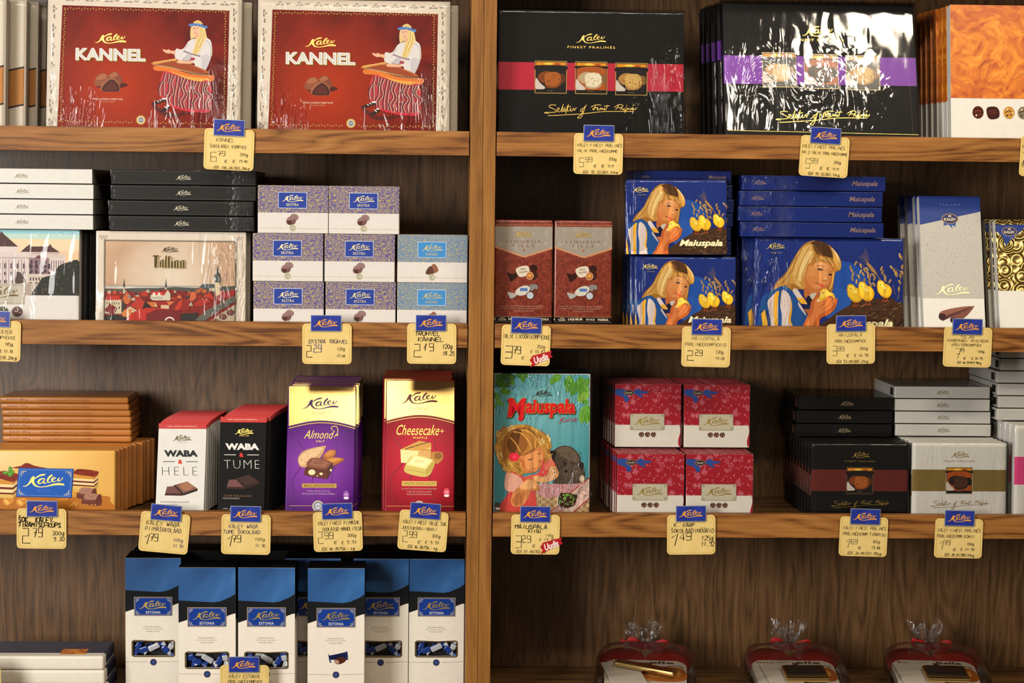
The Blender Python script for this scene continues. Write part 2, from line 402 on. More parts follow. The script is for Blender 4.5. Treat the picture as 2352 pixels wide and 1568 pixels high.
# ---------------------------------------------------------------- room and shelving
LIP = .0125; FH = .0362; DEP = .262; TH = .018
ZL = [.5778, .2887, 0.0, -.2887]          # top edges of the four shelf fronts in view
ZS = [z-LIP for z in ZL]                   # the surfaces things stand on
def plane_box(name, mat, *b): 
    bm = bmesh.new(); addbox(bm, *b); return struct(obj(name, bm, mat))
flat('wall_paint', 'b8a68a', .8); flat('floor_tile', '6b5a48', .5); flat('ceiling_paint', 'cfc6b4', .9)
ZF = -.95
plane_box('wall_back', 'wall_paint', -3, 3, DEP+.03, DEP+.13, ZF, 2.3)
plane_box('floor', 'floor_tile', -3, 3, -5.5, DEP+.03, ZF-.05, ZF)
plane_box('ceiling', 'ceiling_paint', -3, 3, -5.5, DEP+.13, 2.3, 2.35)
def shelving(x0, x1, label):
    """bookcase between x0 and x1 (outer faces); origin at its base"""
    cx = (x0+x1)/2; root = empty('shelving_unit', (cx, 0, ZF)); tag(root, label, 'shelves')
    top = 1.02
    def part(name, mat, a, b, c, d, e, f, bev=.0004, par=root):
        bm = bmesh.new(); addbox(bm, a-cx, b-cx, c, d, e-ZF, f-ZF, bev); return obj(name, bm, mat, par)
    part('side_panel', 'oak_post', x0, x0+.0187, 0, DEP+.006, ZF, top)
    part('side_panel', 'oak_post', x1-.0187, x1, 0, DEP+.006, ZF, top)
    part('back_panel', 'oak_back', x0+.019, x1-.019, DEP, DEP+.006, ZF+.02, top-.001)
    for z in [.8665]+ZL+[-.60]:
        s = part('shelf_board', 'oak_shelf', x0+.0192, x1-.0192, .0185, DEP-.0003, z-LIP-TH, z-LIP)
        part('shelf_front', 'oak_fascia', x0+.0203, x1-.0203, .0012, .0182, z-FH, z, .0006, s)
    part('top_board', 'oak_shelf', x0+.0192, x1-.0192, 0.001, DEP-.0003, top-.019, top-.0005)
    return root
shelving(-1.16, -.0003, 'oak shelving unit on the left side of the middle uprights, holding red gift boxes')
shelving(.0003, 1.16, 'oak shelving unit on the right side of the middle uprights, holding black praline boxes')
# ---------------------------------------------------------------- top shelf: large flat gift boxes
def speck(name, stops, sc=14, det=4, rough=.45, spec=.15, dist=.6, extra=None):
    t = NT(name); v = t.coord(); n = t.noise(v, sc, det, .6, dist); c = t.ramp(n, stops)
    if extra: c = extra(t, v, c)
    t.bsdf(c, rough, 0, spec); M[name] = t.m
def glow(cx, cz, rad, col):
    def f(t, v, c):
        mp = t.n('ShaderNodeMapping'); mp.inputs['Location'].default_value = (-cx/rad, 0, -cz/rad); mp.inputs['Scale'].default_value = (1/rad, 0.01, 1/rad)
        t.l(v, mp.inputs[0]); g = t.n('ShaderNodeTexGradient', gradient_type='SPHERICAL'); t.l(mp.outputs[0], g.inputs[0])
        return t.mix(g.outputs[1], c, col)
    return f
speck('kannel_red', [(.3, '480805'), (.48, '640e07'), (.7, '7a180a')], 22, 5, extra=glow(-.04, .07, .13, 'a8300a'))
flat('cream_board', 'd2c3b0', .5); flat('black_board', '100f0f', .45, 0, .08); flat('white_board', 'd9d5cc', .45); flat('dark_board', '201e1d', .45, 0, .15)
speck('amber_burl', [(.25, '7c2a02'), (.42, 'b8560a'), (.58, 'd97f18'), (.78, 'eda23a')], 26, 6, .35, .5, 2.2)

def palmette(A, x, y, k, rot, col='5b4a40'):
    c, s = math.cos(R(rot)), math.sin(R(rot))
    def T(p): return [(x+(a*c-b*s)*k, y+(a*s+b*c)*k) for a, b in p]
    A.line(col, T([(-40, 12), (-15, 16), (0, 12), (15, 16), (40, 12)]), 4); A.line(col, T([(-32, 2), (-18, 10), (0, -16), (18, 10), (32, 2)]), 4)
    A.line(col, T([(-12, 6), (-8, -6), (0, -16)]), 3); A.line(col, T([(50, 0), (60, 10), (72, 0), (84, 10), (94, 0)]), 3.5); A.line(col, T([(58, -6), (72, 12), (86, -6)]), 3.5)

def kannel_art(root, md):
    w, h = md['w'], md['h']; F = fr(md, 105, 5, 1812)
    A = Art(w, h, F)
    for i in range(9): palmette(A, 300+i*170, 40+i*1.6, 1, 0)
    for i in range(8): palmette(A, 168-i*4, 130+i*165, .92, 90); palmette(A, 1752+i*1, 130+i*165, .92, 90)
    A.build('border_ornament', 'print', root)
    P = Art(w, h, F, .0003); P.poly('8e1b0d', [(232, 97), (1702, 116), (1692, 1180), (205, 1168)], False); P.build('picture_panel', 'kannel_red', root)
    g = Art(w, h, F, .0006)
    for i in range(58):
        for yy, x0, x1 in ((126, 255, 1680), (1112, 225, 1665)):
            x = x0+(x1-x0)*i/57
            if abs(x-937) < 70 and yy > 500: continue
            g.ell('b08a3c', x, yy+6*math.sin(i*2.4), 8, 5, 30)
    for i in range(42):
        y = 140+970*i/41
        g.ell('b08a3c', 258-i*.6+4*math.sin(i*2.4), y, 5, 8, 30); g.ell('b08a3c', 1668+4*math.sin(i*2.4), y, 5, 8, 30)
    g.build('gold_edging', 'print', root)
    lg = Art(w, h, F, .0008); lg.logo('caa348', 662, 382, 275, 1.1); lg.build('logo', 'gold_foil', root)
    t = Art(w, h, F, .0006)
    t.text('3b2d12', 'KANNEL', 364, 480, 980, 586, .045); t.text('b7903a', 'KANNEL', 360, 475, 976, 582, .04); t.text('e3e0da', 'KANNEL', 354, 468, 968, 575, .045); t.text('5f5a50', 'KANNEL', 360, 474, 962, 570, -.012); t.text('dcd9d2', 'KANNEL', 361, 474, 962, 570, -.022)
    t.text('d9b9a0', 'PRALINEEKOMPVEK', 510, 904, 780, 921, .01, 0, 1.15); t.text('c09a80', 'PRALINE CANDY', 574, 930, 712, 940)
    t.ell('b99545', 937, 1090, 42); t.ell('d9c9a0', 937, 1090, 33); t.ell('6c6f86', 937, 1090, 24); t.text('d8d4c8', '350', 920, 1078, 954, 1100)
    t.build('lettering', 'print', root)
    # chocolates and seated zither player
    c = Art(w, h, F, .0006)
    c.poly('4a0e05', '540,800 640,830 800,800 790,770 600,770'); c.poly('8a4b30', '527,790 530,740 560,700 610,688 640,712 640,760 590,800'); c.poly('a3613f', '540,740 565,705 610,692 635,715 600,740')
    c.poly('7d3f27', '640,712 700,670 745,700 772,760 730,785 690,760'); c.poly('a0603e', '650,708 700,674 730,700 690,722'); c.poly('97583a', '580,800 600,765 672,722 740,770 748,835 735,845 595,845')
    c.poly('3c130c', '597,842 605,795 675,738 735,785 742,838 700,845'); c.poly('572015', '615,830 625,800 675,755 715,790 720,830'); 
    c.tf = (994.5, 149, .634)
    c.poly('55100a', '60,1240 300,1380 700,1350 300,1440 100,1330')
    c.poly('d9bd7c', '590,180 583,350 640,330 700,340 700,180'); c.poly('e0c78a', '700,170 760,170 790,240 812,330 870,400 886,520 870,590 800,480 740,360')
    c.poly('d6cfcc', '655,340 560,380 500,470 450,500 385,490 365,560 378,625 440,645 580,640 600,670 640,690 660,750 745,790 800,775 830,700 865,620 880,480 860,370 780,325')
    c.poly('b9b3b6', '500,600 560,560 620,600 580,650 470,640'); c.poly('c2bcc0', '740,600 820,560 855,640 800,770 745,785'); c.line('9aa0ae', '800,360 850,420 870,500 862,600', 9); c.line('a7a4ae', '550,420 500,500 470,560', 7); c.line('a7a4ae', '620,520 700,560 730,600', 7)
    c.line('7d7484', '490,520 600,560 720,590', 20); c.line('b06a6a', '500,528 600,566 710,592', 7); c.poly('a3324a', '590,610 650,610 640,650 580,645', False)
    c.poly('e3b492', '600,180 600,250 625,295 665,312 705,280 715,190 660,160'); c.poly('d9a583', '650,300 650,350 690,360 700,290'); c.ell('5a3f38', 625, 205, 14, 5, -5); c.ell('5a3f38', 672, 202, 14, 5, 5); c.line('b4755f', '648,210 642,240 652,246', 5); c.line('a8453f', '636,268 650,272 668,266', 7)
    c.poly('dcc07c', '705,180 700,300 660,370 640,450 615,545 680,560 720,500 760,400 790,360 780,230'); c.line('b99452', '730,200 725,320 680,420 650,540', 9); c.line('b99452', '760,240 755,350 700,470', 8); c.line('ead79c', '745,210 740,330 690,450', 8)
    c.poly('d8b970', '620,120 680,90 735,120 740,160 640,150')
    for i in range(22):
        x = 568+i*11; y = 162-26*math.sin(i/21*2.6)+i*1.9; c.ell(('4a78b8', '2f5ea0', '6b94cc')[i % 3], x, y+random.uniform(-8, 8), 17, 17)
    c.poly('e0ab8a', '200,508 210,500 250,512 280,500 310,518 370,522 370,570 310,555 270,560 215,535'); c.poly('b4622a', '60,690 380,632 410,650 700,740 840,820 500,800 100,730'); c.line('c99045', '62,700 230,670 390,640', 34, False); c.line('e3b56b', '70,688 390,632', 8, False)
    c.poly('96401c', '120,715 400,660 640,735 800,815 560,800 330,740')
    c.poly('d8702a', '85,735 250,740 400,780 560,830 740,850 910,850 895,930 740,940 560,915 400,850 250,810 90,795'); c.poly('e0a045', '300,800 450,850 600,880 760,890 880,915 740,938 560,912 400,850'); c.line('3b2010', '90,722 240,735 400,770 560,815 720,845 865,845', 15); c.line('d9b880', '95,722 240,735 400,770 560,815 720,845 860,845', 5)
    for i in range(26): u_ = i/25; c.ell('e8d3a8', 150+700*u_, 728+120*u_**.9, 5)
    c.poly('e0ab8a', '395,675 430,645 520,655 610,660 615,690 520,695 420,690')
    c.poly('c23a40', '215,815 150,1080 145,1140 200,1170 262,1190 270,1240 330,1285 480,1330 650,1360 870,1330 865,940 720,942 560,918 400,855', True)
    for i in range(15):
        u_ = i/14; x0 = 235+u_*610; y0 = 822+118*min(1, u_*1.35); x1 = 165+u_*690; y1 = (1150 if u_ < .13 else 1250+80*min(1, u_*1.6)); wob = 16*math.sin(i*1.7)
        c.line(('3a1a33', '4a2038')[i % 2], [(x0, y0), (x0-30+wob, y0+120), (x1+14-wob, y1-190), (x1-16+wob, y1-90), (x1, y1)], 13); c.line('b59a80', [(x0+17, y0+6), (x0-12+wob, y0+120), (x1+34-wob, y1-190), (x1+4+wob, y1-90), (x1+18, y1-4)], 12); c.line('6a2440', [(x0+30, y0+8), (x0+4+wob, y0+120), (x1+48-wob, y1-190), (x1+20+wob, y1-90), (x1+33, y1-4)], 6)
    c.line('c82a3a', '262,1235 330,1285 480,1328 650,1355 870,1332', 22)
    c.poly('1c1214', '70,1240 150,1215 250,1180 255,1200 160,1250 100,1260'); c.poly('d9d4d0', '190,1180 260,1170 258,1195 200,1200', False); c.line('d9d4d0', '135,1215 155,1235', 12); c.line('d9d4d0', '165,1195 190,1218', 12)
    c.poly('1c1214', '180,1350 240,1310 310,1290 300,1320 240,1355 200,1365'); c.poly('d9d4d0', '260,1270 305,1270 305,1290 262,1290', False); c.line('d9d4d0', '235,1290 270,1320', 13)
    c.build('zither_player_picture', 'print', root)

def kannel_box(md, label, art=True, seed=1):
    r = empty('chocolate_box'); tag(r, label, 'chocolate box', 'red folk-music chocolate boxes on the top shelf')
    carton(r, md['w'], md['h'], .021, 'cream_board', .0008)
    if art: kannel_art(r, md)
    wrap(r, md['w'], md['h'], .021, 'film_bottom_folds', .0014, seed, corner=[(md['w']/2, 0), (-md['w']/2, md['h']*.2)])
    return r
LN = 5; tL = .021*math.sin(R(LN))
mk = measure(593, 1034.5, 2, .034, ZS[0], LN, .021)
k2 = kannel_box(mk, 'red zither-player chocolate box, right one of the pair, nearer the oak upright', seed=3)
put(k2, mk['X'], mk['Y'], mk['Z'], LN)
m1 = measure(108, 556, -5, .034, ZS[0], LN, .021)
k1 = dup(k2, 'red zither-player chocolate box, left one of the pair'); put(k1, m1['X'], .032, mk['Z']+.001, LN, 0, .3)
def plain_box(name, label, cat_, group, w, h, t, mat, wr=None, seed=1):
    r = empty(name); tag(r, label, cat_, group); carton(r, w, h, t, mat, .0007)
    if wr: wrap(r, w, h, t, wr, .0012, seed)
    return r
kb = plain_box('chocolate_box', 'cream edge of a wrapped box showing behind the right zither-player box', 'chocolate box', 'red folk-music chocolate boxes on the top shelf', mk['w'], mk['h']-.003, .021, 'cream_board', 'cellophane', 5)
put(kb, mk['X']+.0125, mk['Y']+.0245, mk['Z'], LN)
kc = dup(kb, 'cream edge of a wrapped box showing behind the left zither-player box'); put(kc, m1['X']+.0135, mk['Y']+.0245, mk['Z'], LN)

# beige boxes with an amber band cut by the left edge of the photo
def beige_art(r, w, h):
    A = Art(w, h, (0, 0, 100, 100*h/w)); H = 100*h/w
    A.poly('b97a3a', [(60, H*.62), (100, H*.5), (100, H*.78), (60, H*.9)], False); A.line('2a1a12', [(60, H*.62), (100, H*.5)], 1, False); A.line('2a1a12', [(60, H*.9), (100, H*.78)], 1, False)
    A.poly('d9c8b8', [(99, 0), (100, 0), (100, H), (99, H)], False); A.build('picture_panel', 'print', r)
mb = measure(-400, 15, -6, .034, ZS[0], LN, .021)
b0 = plain_box('chocolate_box', 'beige wrapped box cut by the left edge, frontmost of its row', 'chocolate box', 'beige boxes at the left end of the top shelf', mb['w'], mb['h'], .02, 'cream_board', 'cellophane', 8)
beige_art(b0, mb['w'], mb['h']); put(b0, mb['X'], mb['Y'], mb['Z'], LN)
for i, (px, lb) in enumerate(((54, 'second box of the beige row at the left edge, widest strip showing'), (74, 'third box of the beige row at the left edge, a narrow strip'), (92, 'rearmost box of the beige row at the left edge, next to the red box'))):
    c = dup(b0, lb); put(c, mb['X']+(px-15)*.00064, mb['Y']+.0243*(i+1), mb['Z'], LN)

# ---- black praline boxes
def pralines_picture(A, x, y, s, kind, frame='b3914c'):
    """small square photo of pralines, s wide"""
    k = s/280.0; tf = A.tf
    A.rect(frame, x-6*k, y-6*k, x+s+6*k, y+s+6*k); A.rect('120c0a', x, y, x+s, y+s)
    bg = {0: '171110', 1: 'a5501a', 2: '1d1412', 3: 'a5481a', 4: '2a241e'}[kind]
    A.tf = (x, y, k)
    A.rect(bg, 6, 30, 274, 250); A.rect('d98a1a', 6, 6, 274, 34); A.ell('f2c040', 120, 20, 40, 12); A.ell('b04a10', 200, 22, 30, 10)
    A.poly('130d0c', '6,80 60,48 140,36 220,48 274,80 274,36 6,36' if kind != 1 and kind != 3 else '6,60 60,44 140,38 220,44 274,60 274,34 6,34')
    A.poly('c9bdb0', '6,150 40,190 90,240 6,250'); 
    cs = {0: ('7a3a14', 'a3571f', '5a2a10'), 1: ('b59a76', 'e0d2b4', '7d5a34'), 2: ('a97c3f', 'c8a05a', '7a5424'), 3: ('2a1610', '4a2a1c', '150a08'), 4: ('b98a55', 'd9b480', '7a5a34')}[kind]
    A.poly(cs[2], '200,120 262,112 272,180 220,190'); A.poly(cs[0], '20,140 60,95 130,90 150,130 120,180 60,190'); A.poly(cs[1], '90,110 160,92 220,110 232,180 180,222 100,210 84,160'); A.poly(cs[0], '84,160 100,210 180,222 232,180 225,215 170,238 95,228')
    rr = random.Random(kind+3)
    for _ in range(46):
        px, py = rr.uniform(35, 255), rr.uniform(100, 215)
        if (px-160)**2/95**2+(py-158)**2/60**2 < 1: A.ell(cs[rr.randrange(3)], px, py, rr.uniform(4, 9), rr.uniform(3, 6), rr.uniform(0, 180), 7)
    A.rect('120c0a', 6, 250, 274, 274); A.text('8a7a5a', 'Praline', 115, 258, 165, 266); A.tf = tf
SCRIPT = ['520,985 480,980 500,975 545,975 585,968 560,945 525,930 525,915 560,910 582,915', '595,955 612,945 600,935 590,955 605,970 625,958 645,900 635,945 632,968 648,960 665,945 655,935 645,955 655,965 672,955', '665,985 690,900 680,960 695,960', '672,925 712,922', '700,955 710,935 706,960 722,960', '722,958 735,935 740,958 755,935 762,932', '800,945 792,960 806,962 815,945 800,938 815,940 830,925 848,905 835,925 815,985 795,1020 768,1018 790,1000 820,960',
 '885,925 930,905 975,908', '925,912 915,945 900,945 915,930 945,928', '935,945 948,930 944,948 958,948 970,930 975,948 985,930 992,948 1000,940 1008,932 1002,948 1018,942 1028,905 1015,950', '1000,915 1048,912', '1088,925 1130,900 1165,908 1150,925 1115,928 1100,945 1130,905', '1140,945 1155,928 1160,945 1178,932 1172,948 1185,945 1200,900 1180,968 1195,950 1208,930 1206,945 1218,930 1228,945 1238,930 1244,945 1258,935 1250,925 1252,945 1270,940 1280,925 1272,945', '1248,912 1262,896', '512,1004 800,985 1000,962 1260,958']
def script_title(A, col, ox, oy, k, wd=5):
    tf = A.tf; A.tf = (ox, oy, k)
    for s_ in SCRIPT: A.line(col, s_, wd, n=3)
    A.tf = tf
def finest_art(r, md, F, band, kinds, sq, yb, lg, tx, sc, extra=None, goldc='c7a552', sqs=280, pframe='b3914c', bandmat='print'):
    w, h = md['w'], md['h']; L, T, Rr, B = F
    A = Art(w, h, F, .0003); A.rect(band, L, yb[0], Rr, yb[1]); A.build('colour_band', bandmat, r)
    P = Art(w, h, F, .0005)
    for (x, y), k in zip(sq, kinds): pralines_picture(P, x, y, sqs, k, pframe)
    P.build('praline_pictures', 'gloss_print', r)
    g = Art(w, h, F, .0005); g.logo(goldc, *lg)
    g.text(goldc, 'FINEST PRALINÉS', *tx, .0, 0, 1.25); script_title(g, goldc, *sc)
    if extra: extra(g)
    g.build('gold_lettering', 'gold_foil' if goldc != '9a8458' else 'gold_foil', r)
GB = 'black wrapped praline boxes on the top shelf'
mf = measure(1141, 1566, 26, .034, ZS[0], LN, .021)
fp = empty('praline_box'); tag(fp, 'black praline box with a crimson band and three praline photos', 'praline box', GB)
carton(fp, mf['w'], mf['h'], .021, 'black_board', .0008)
finest_art(fp, mf, fr(mf, 78, 95, 1692), 'b01532', (0, 1, 2), [(400, 538), (752, 540), (1102, 546)], (546, 783), (882, 335, 265, .8), (678, 396, 1092, 420), (0, 0, 1), sqs=268)
wrap(fp, mf['w'], mf['h'], .021, 'film_right_corner', .0022, 11, corner=[(mf['w']/2, .01), (mf['w']/2, .07)], nx=44, nz=30)
put(fp, mf['X']+.0032, mf['Y'], mf['Z'], LN)
L2 = 15
mn = measure(1659, 2098, 8, .034, ZS[0], L2, .021)
n2 = empty('praline_box'); tag(n2, 'black praline box with a violet band and strong white glare on its film', 'praline box', GB)
carton(n2, mn['w'], mn['h'], .021, 'black_board', .0008)
F = fr(mn, 180, 28, 1570)
finest_art(n2, mn, F, '7f3fa8', (4, 3, 2), [(462, 392), (764, 400), (1064, 406)], (412, 612), (868, 232, 230, .9), (700, 283, 1053, 304), (140, 32, .845), sqs=236,
  extra=lambda g: (g.text('b09870', 'Nº2', 860, 812, 936, 842), g.line('b09870', [(200, 940), (1606, 955)], 2, False), g.line('b09870', [(1512, 440), (1530, 955)], .1, False)), pframe='c9ad6a')
wrap(n2, mn['w'], mn['h'], .021, 'crumpled_cellophane', .0024, 15, corner=[(0, mn['h']*.35), (-mn['w']*.3, mn['h']*.5)], nx=44, nz=30)
put(n2, mn['X'], mn['Y'], mn['Z'], L2)
nb = plain_box('praline_box', 'black praline box with a violet side strip directly behind the glaring one', 'praline box', GB, mn['w'], mn['h']-.002, .021, 'black_board', 'cellophane', 6)
vb = Art(mn['w'], mn['h'], (0, 0, 100, 50)); vb.rect('5a1f8a', 0, 14, 6, 21); vb.build('colour_band', 'print', nb)
put(nb, mn['X']-.0055, mn['Y']+.0255, mn['Z'], L2)
for i, (dx, lb) in enumerate(((.011, 'third black praline box of the row behind the violet one'), (.0155, 'fourth black praline box of the row behind the violet one'), (.0195, 'rearmost black praline box of the row behind the violet one'))):
    c = dup(nb, lb); put(c, mn['X']-dx, mn['Y']+.0262*(i+2)-.001, mn['Z'], L2)

# ---- amber burl box, right edge
mo = measure(2182, 2600, 15, .030, ZS[0], 8, .021)
GO = 'amber and white chocolate boxes at the right end of the top shelf'
ob = empty('chocolate_box'); tag(ob, 'amber burl and white chocolate box at the right edge, frontmost of its row', 'chocolate box', GO)
carton(ob, mo['w'], mo['h'], .021, 'white_board', .0008)
F = fr(mo, 1820, 46, 1820+1307)
A = Art(mo['w'], mo['h'], F, .0003); A.rect('c87020', 1820, 46, 3127, 700); A.build('burl_panel', 'amber_burl', ob)
A = Art(mo['w'], mo['h'], F, .0005)
for i, (cx, kind) in enumerate(((2012, 0), (2120, 1), (2233, 2), (2335, 3), (2440, 0), (2550, 1))):
    cy = 798
    if kind == 1: A.poly('3a1410', [(cx-45, cy-30), (cx+20, cy-40), (cx+45, cy-5), (cx+35, cy+38), (cx-30, cy+42)]); A.line('6a3020', [(cx-30, cy-8), (cx+25, cy-15)], 7); A.line('6a3020', [(cx-26, cy+8), (cx+30, cy)], 6)
    else:
        A.ell(('4a1812', '', 'c08a3a', '7a6a58')[kind], cx, cy, 40, 44); A.line('7a3426' if kind == 0 else '2a1a12', [(cx-25, cy), (cx, cy-14), (cx+22, cy+4), (cx+4, cy+20)], 6)
        for q in range(12 if kind > 1 else 3): A.ell(('2a1a10', 'e0c890')[q % 2], cx+30*math.cos(q*2.1)*.8, cy+30*math.sin(q*2.1)*.8, 7, 7, 0, 7)
A.logo('d8b46a', 2480, 470, 330, .8); A.build('praline_pictures', 'gloss_print', ob)
put(ob, mo['X'], mo['Y'], mo['Z'], 8)
sd = empty('chocolate_box'); tag(sd, '', 'chocolate box', GO)
carton(sd, mo['w'], mo['h'], .0205, 'white_board', .0006)
bm = bmesh.new(); addbox(bm, -mo['w']/2-.0002, mo['w']/2, -.0002, .0207, mo['h']*.312, mo['h']+.0002, .0005); obj('burl_panel', bm, 'amber_burl', sd)
for i, (px, lb) in enumerate(((2176, 'second'), (2166, 'third'), (2153, 'fourth'), (2140, 'fifth'), (2128, 'sixth'), (2117, 'rearmost'))):
    lab = f'amber and white chocolate box, {lb} of its row at the right edge of the photo'
    c = sd if i == 0 else dup(sd)
    c['label'] = lab; md_ = measure(px, 2600, 20, mo['Y']+.0232*(i+1), ZS[0], 8, .021)
    put(c, at(px, 40, mo['Y']+.0232*(i+1)+.02).x+mo['w']/2, mo['Y']+.0232*(i+1), mo['Z'], 8)
# ---------------------------------------------------------------- second shelf
S2 = ZS[1]
def mflat(uL, uR, vT, vB, Y):
    a, b = at(uL, (vT+vB)/2, Y), at(uR, (vT+vB)/2, Y); c, d = at((uL+uR)/2, vT, Y), at((uL+uR)/2, vB, Y)
    return dict(w=b.x-a.x, h=c.z-d.z, X=(a.x+b.x)/2, Z=d.z, Y=Y, lean=0, t=0)
# standing front rows first, because the flat stacks lie on them
# postcard box of a theatre, cut by the left edge
mth = measure(-190, 183, 528, .030, S2, 4, .02)
th = empty('postcard_box'); tag(th, 'old-postcard box with a pale theatre and a dark tree, cut by the left edge', 'chocolate box', 'theatre postcard boxes')
carton(th, mth['w'], mth['h'], .02, 'white_board', .0006)
def theatre(A):
    A.rect('8fc3cc', 0, 530, 612, 575); A.rect('b7cfc2', 0, 560, 612, 610); A.rect('e3cba6', 0, 600, 612, 700); A.rect('e0bd94', 0, 690, 612, 1036); A.rect('8fc3cc', -600, 530, 0, 580); A.rect('e0bd94', -600, 580, 0, 1036)
    A.poly('4a2a24', '160,700 200,662 232,640 240,658 375,655 386,635 400,660 460,700', False); A.poly('c0a8a4', '160,700 460,700 450,722 170,722', False)
    A.rect('cdbab2', 195, 718, 505, 1000); A.rect('8a6c72', 220, 745, 380, 880); A.rect('d2c2b8', 380, 745, 505, 900)
    A.poly('6b3a3e', '270,750 285,730 300,724 318,732 330,750', False)
    for i in range(4):
        for j in range(3): A.rect('3a2430', 235+i*36, 765+j*36, 252+i*36, 788+j*36)
    for i in range(6): A.rect('6a5058', 395+i*18, 765, 401+i*18, 850)
    A.poly('4a2a28', '-160,680 -60,600 0,560 12,540 25,560 140,660 -160,690', False); A.rect('d8c8c2', -160, 660, 140, 700); A.rect('d4c3bd', -180, 700, 225, 960); A.rect('b29c9c', -180, 742, 225, 752)
    for i in range(-6, 8): A.rect('9c8488', 20+i*24, 760, 26+i*24, 940); A.rect('44303a', 34+i*48, 790, 52+i*48, 830); A.rect('44303a', 34+i*48, 855, 52+i*48, 882); A.rect('4a3438', 34+i*48, 918, 56+i*48, 944)
    A.rect('cbb9ac', 218, 870, 400, 935)
    for i in range(8): A.rect('4a3a40', 232+i*22, 897, 243+i*22, 922)
    A.poly('b7a598', '195,940 620,960 612,1036 200,1036', False); A.rect('a89688', -600, 945, 240, 1036)
    rr = random.Random(4)
    A.poly('1c1d16', '240,1030 290,960 330,900 420,870 450,810 520,780 612,775 612,1036 260,1036')
    A.poly('4a3a2c', '120,940 130,880 150,855 175,880 195,930 160,945')
    for _ in range(90):
        x = rr.uniform(270, 605); y = rr.uniform(max(790, 1030-(x-240)*.9), 1025); A.ell(('3a3a22', '12140f', '54402c', '2a3020')[rr.randrange(4)], x, y, rr.uniform(5, 13), rr.uniform(4, 9), rr.uniform(0, 180), 7)
    A.rect('d9d2cb', -600, 1036, 612, 1400)
A = Art(mth['w'], mth['h'], fr(mth, -634, 528, 612), .0003); theatre(A); A.build('picture_panel', 'print', th)
A = Art(mth['w'], mth['h'], fr(mth, -634, 528, 612), .0016)
A.rrect('b5aa9c', -260, 950, 195, 1108, 10); A.frame('8c8270', -250, 958, 187, 1100, 4); A.logo('6a5526', 10, 1015, 280, 1); A.build('name_plate', 'print', th)
A = Art(mth['w'], mth['h'], fr(mth, -634, 528, 612), .0016)
for cx, c0 in ((138, '5a3a36'), (28, '4a4a2c'), (-80, '5a3a36')):
    A.ell(c0, cx, 1163, 42, 40)
    for q in range(14): A.ell(('d8c8c0', '2a1a18')[q % 2], cx+28*math.cos(q*2.4)*((q % 3)/2.2), 1163+28*math.sin(q*2.4)*((q % 3)/2.2), 5, 5, 0, 6)
A.build('praline_pictures', 'gloss_print', th)
wrap(th, mth['w'], mth['h'], .02, 'cellophane', .0018, 21, corner=[(mth['w']/2, mth['h']*.5)], nx=50)
put(th, mth['X'], mth['Y'], mth['Z'], 4)
bt = plain_box('postcard_box', '', 'chocolate box', 'theatre postcard boxes', mth['w'], mth['h']-.001, .02, 'dark_board', 'cellophane', 4)
for i, (px, lb) in enumerate(((193, 'dark side of the second theatre postcard box of its row'), (204, 'dark side of the third theatre postcard box of its row'), (214, 'dark side of the rearmost theatre postcard box of its row'))):
    c = bt if i == 0 else dup(bt); c['label'] = lb; put(c, mth['X']+(px-183)*.00062, mth['Y']+.0228*(i+1), mth['Z'], 4)

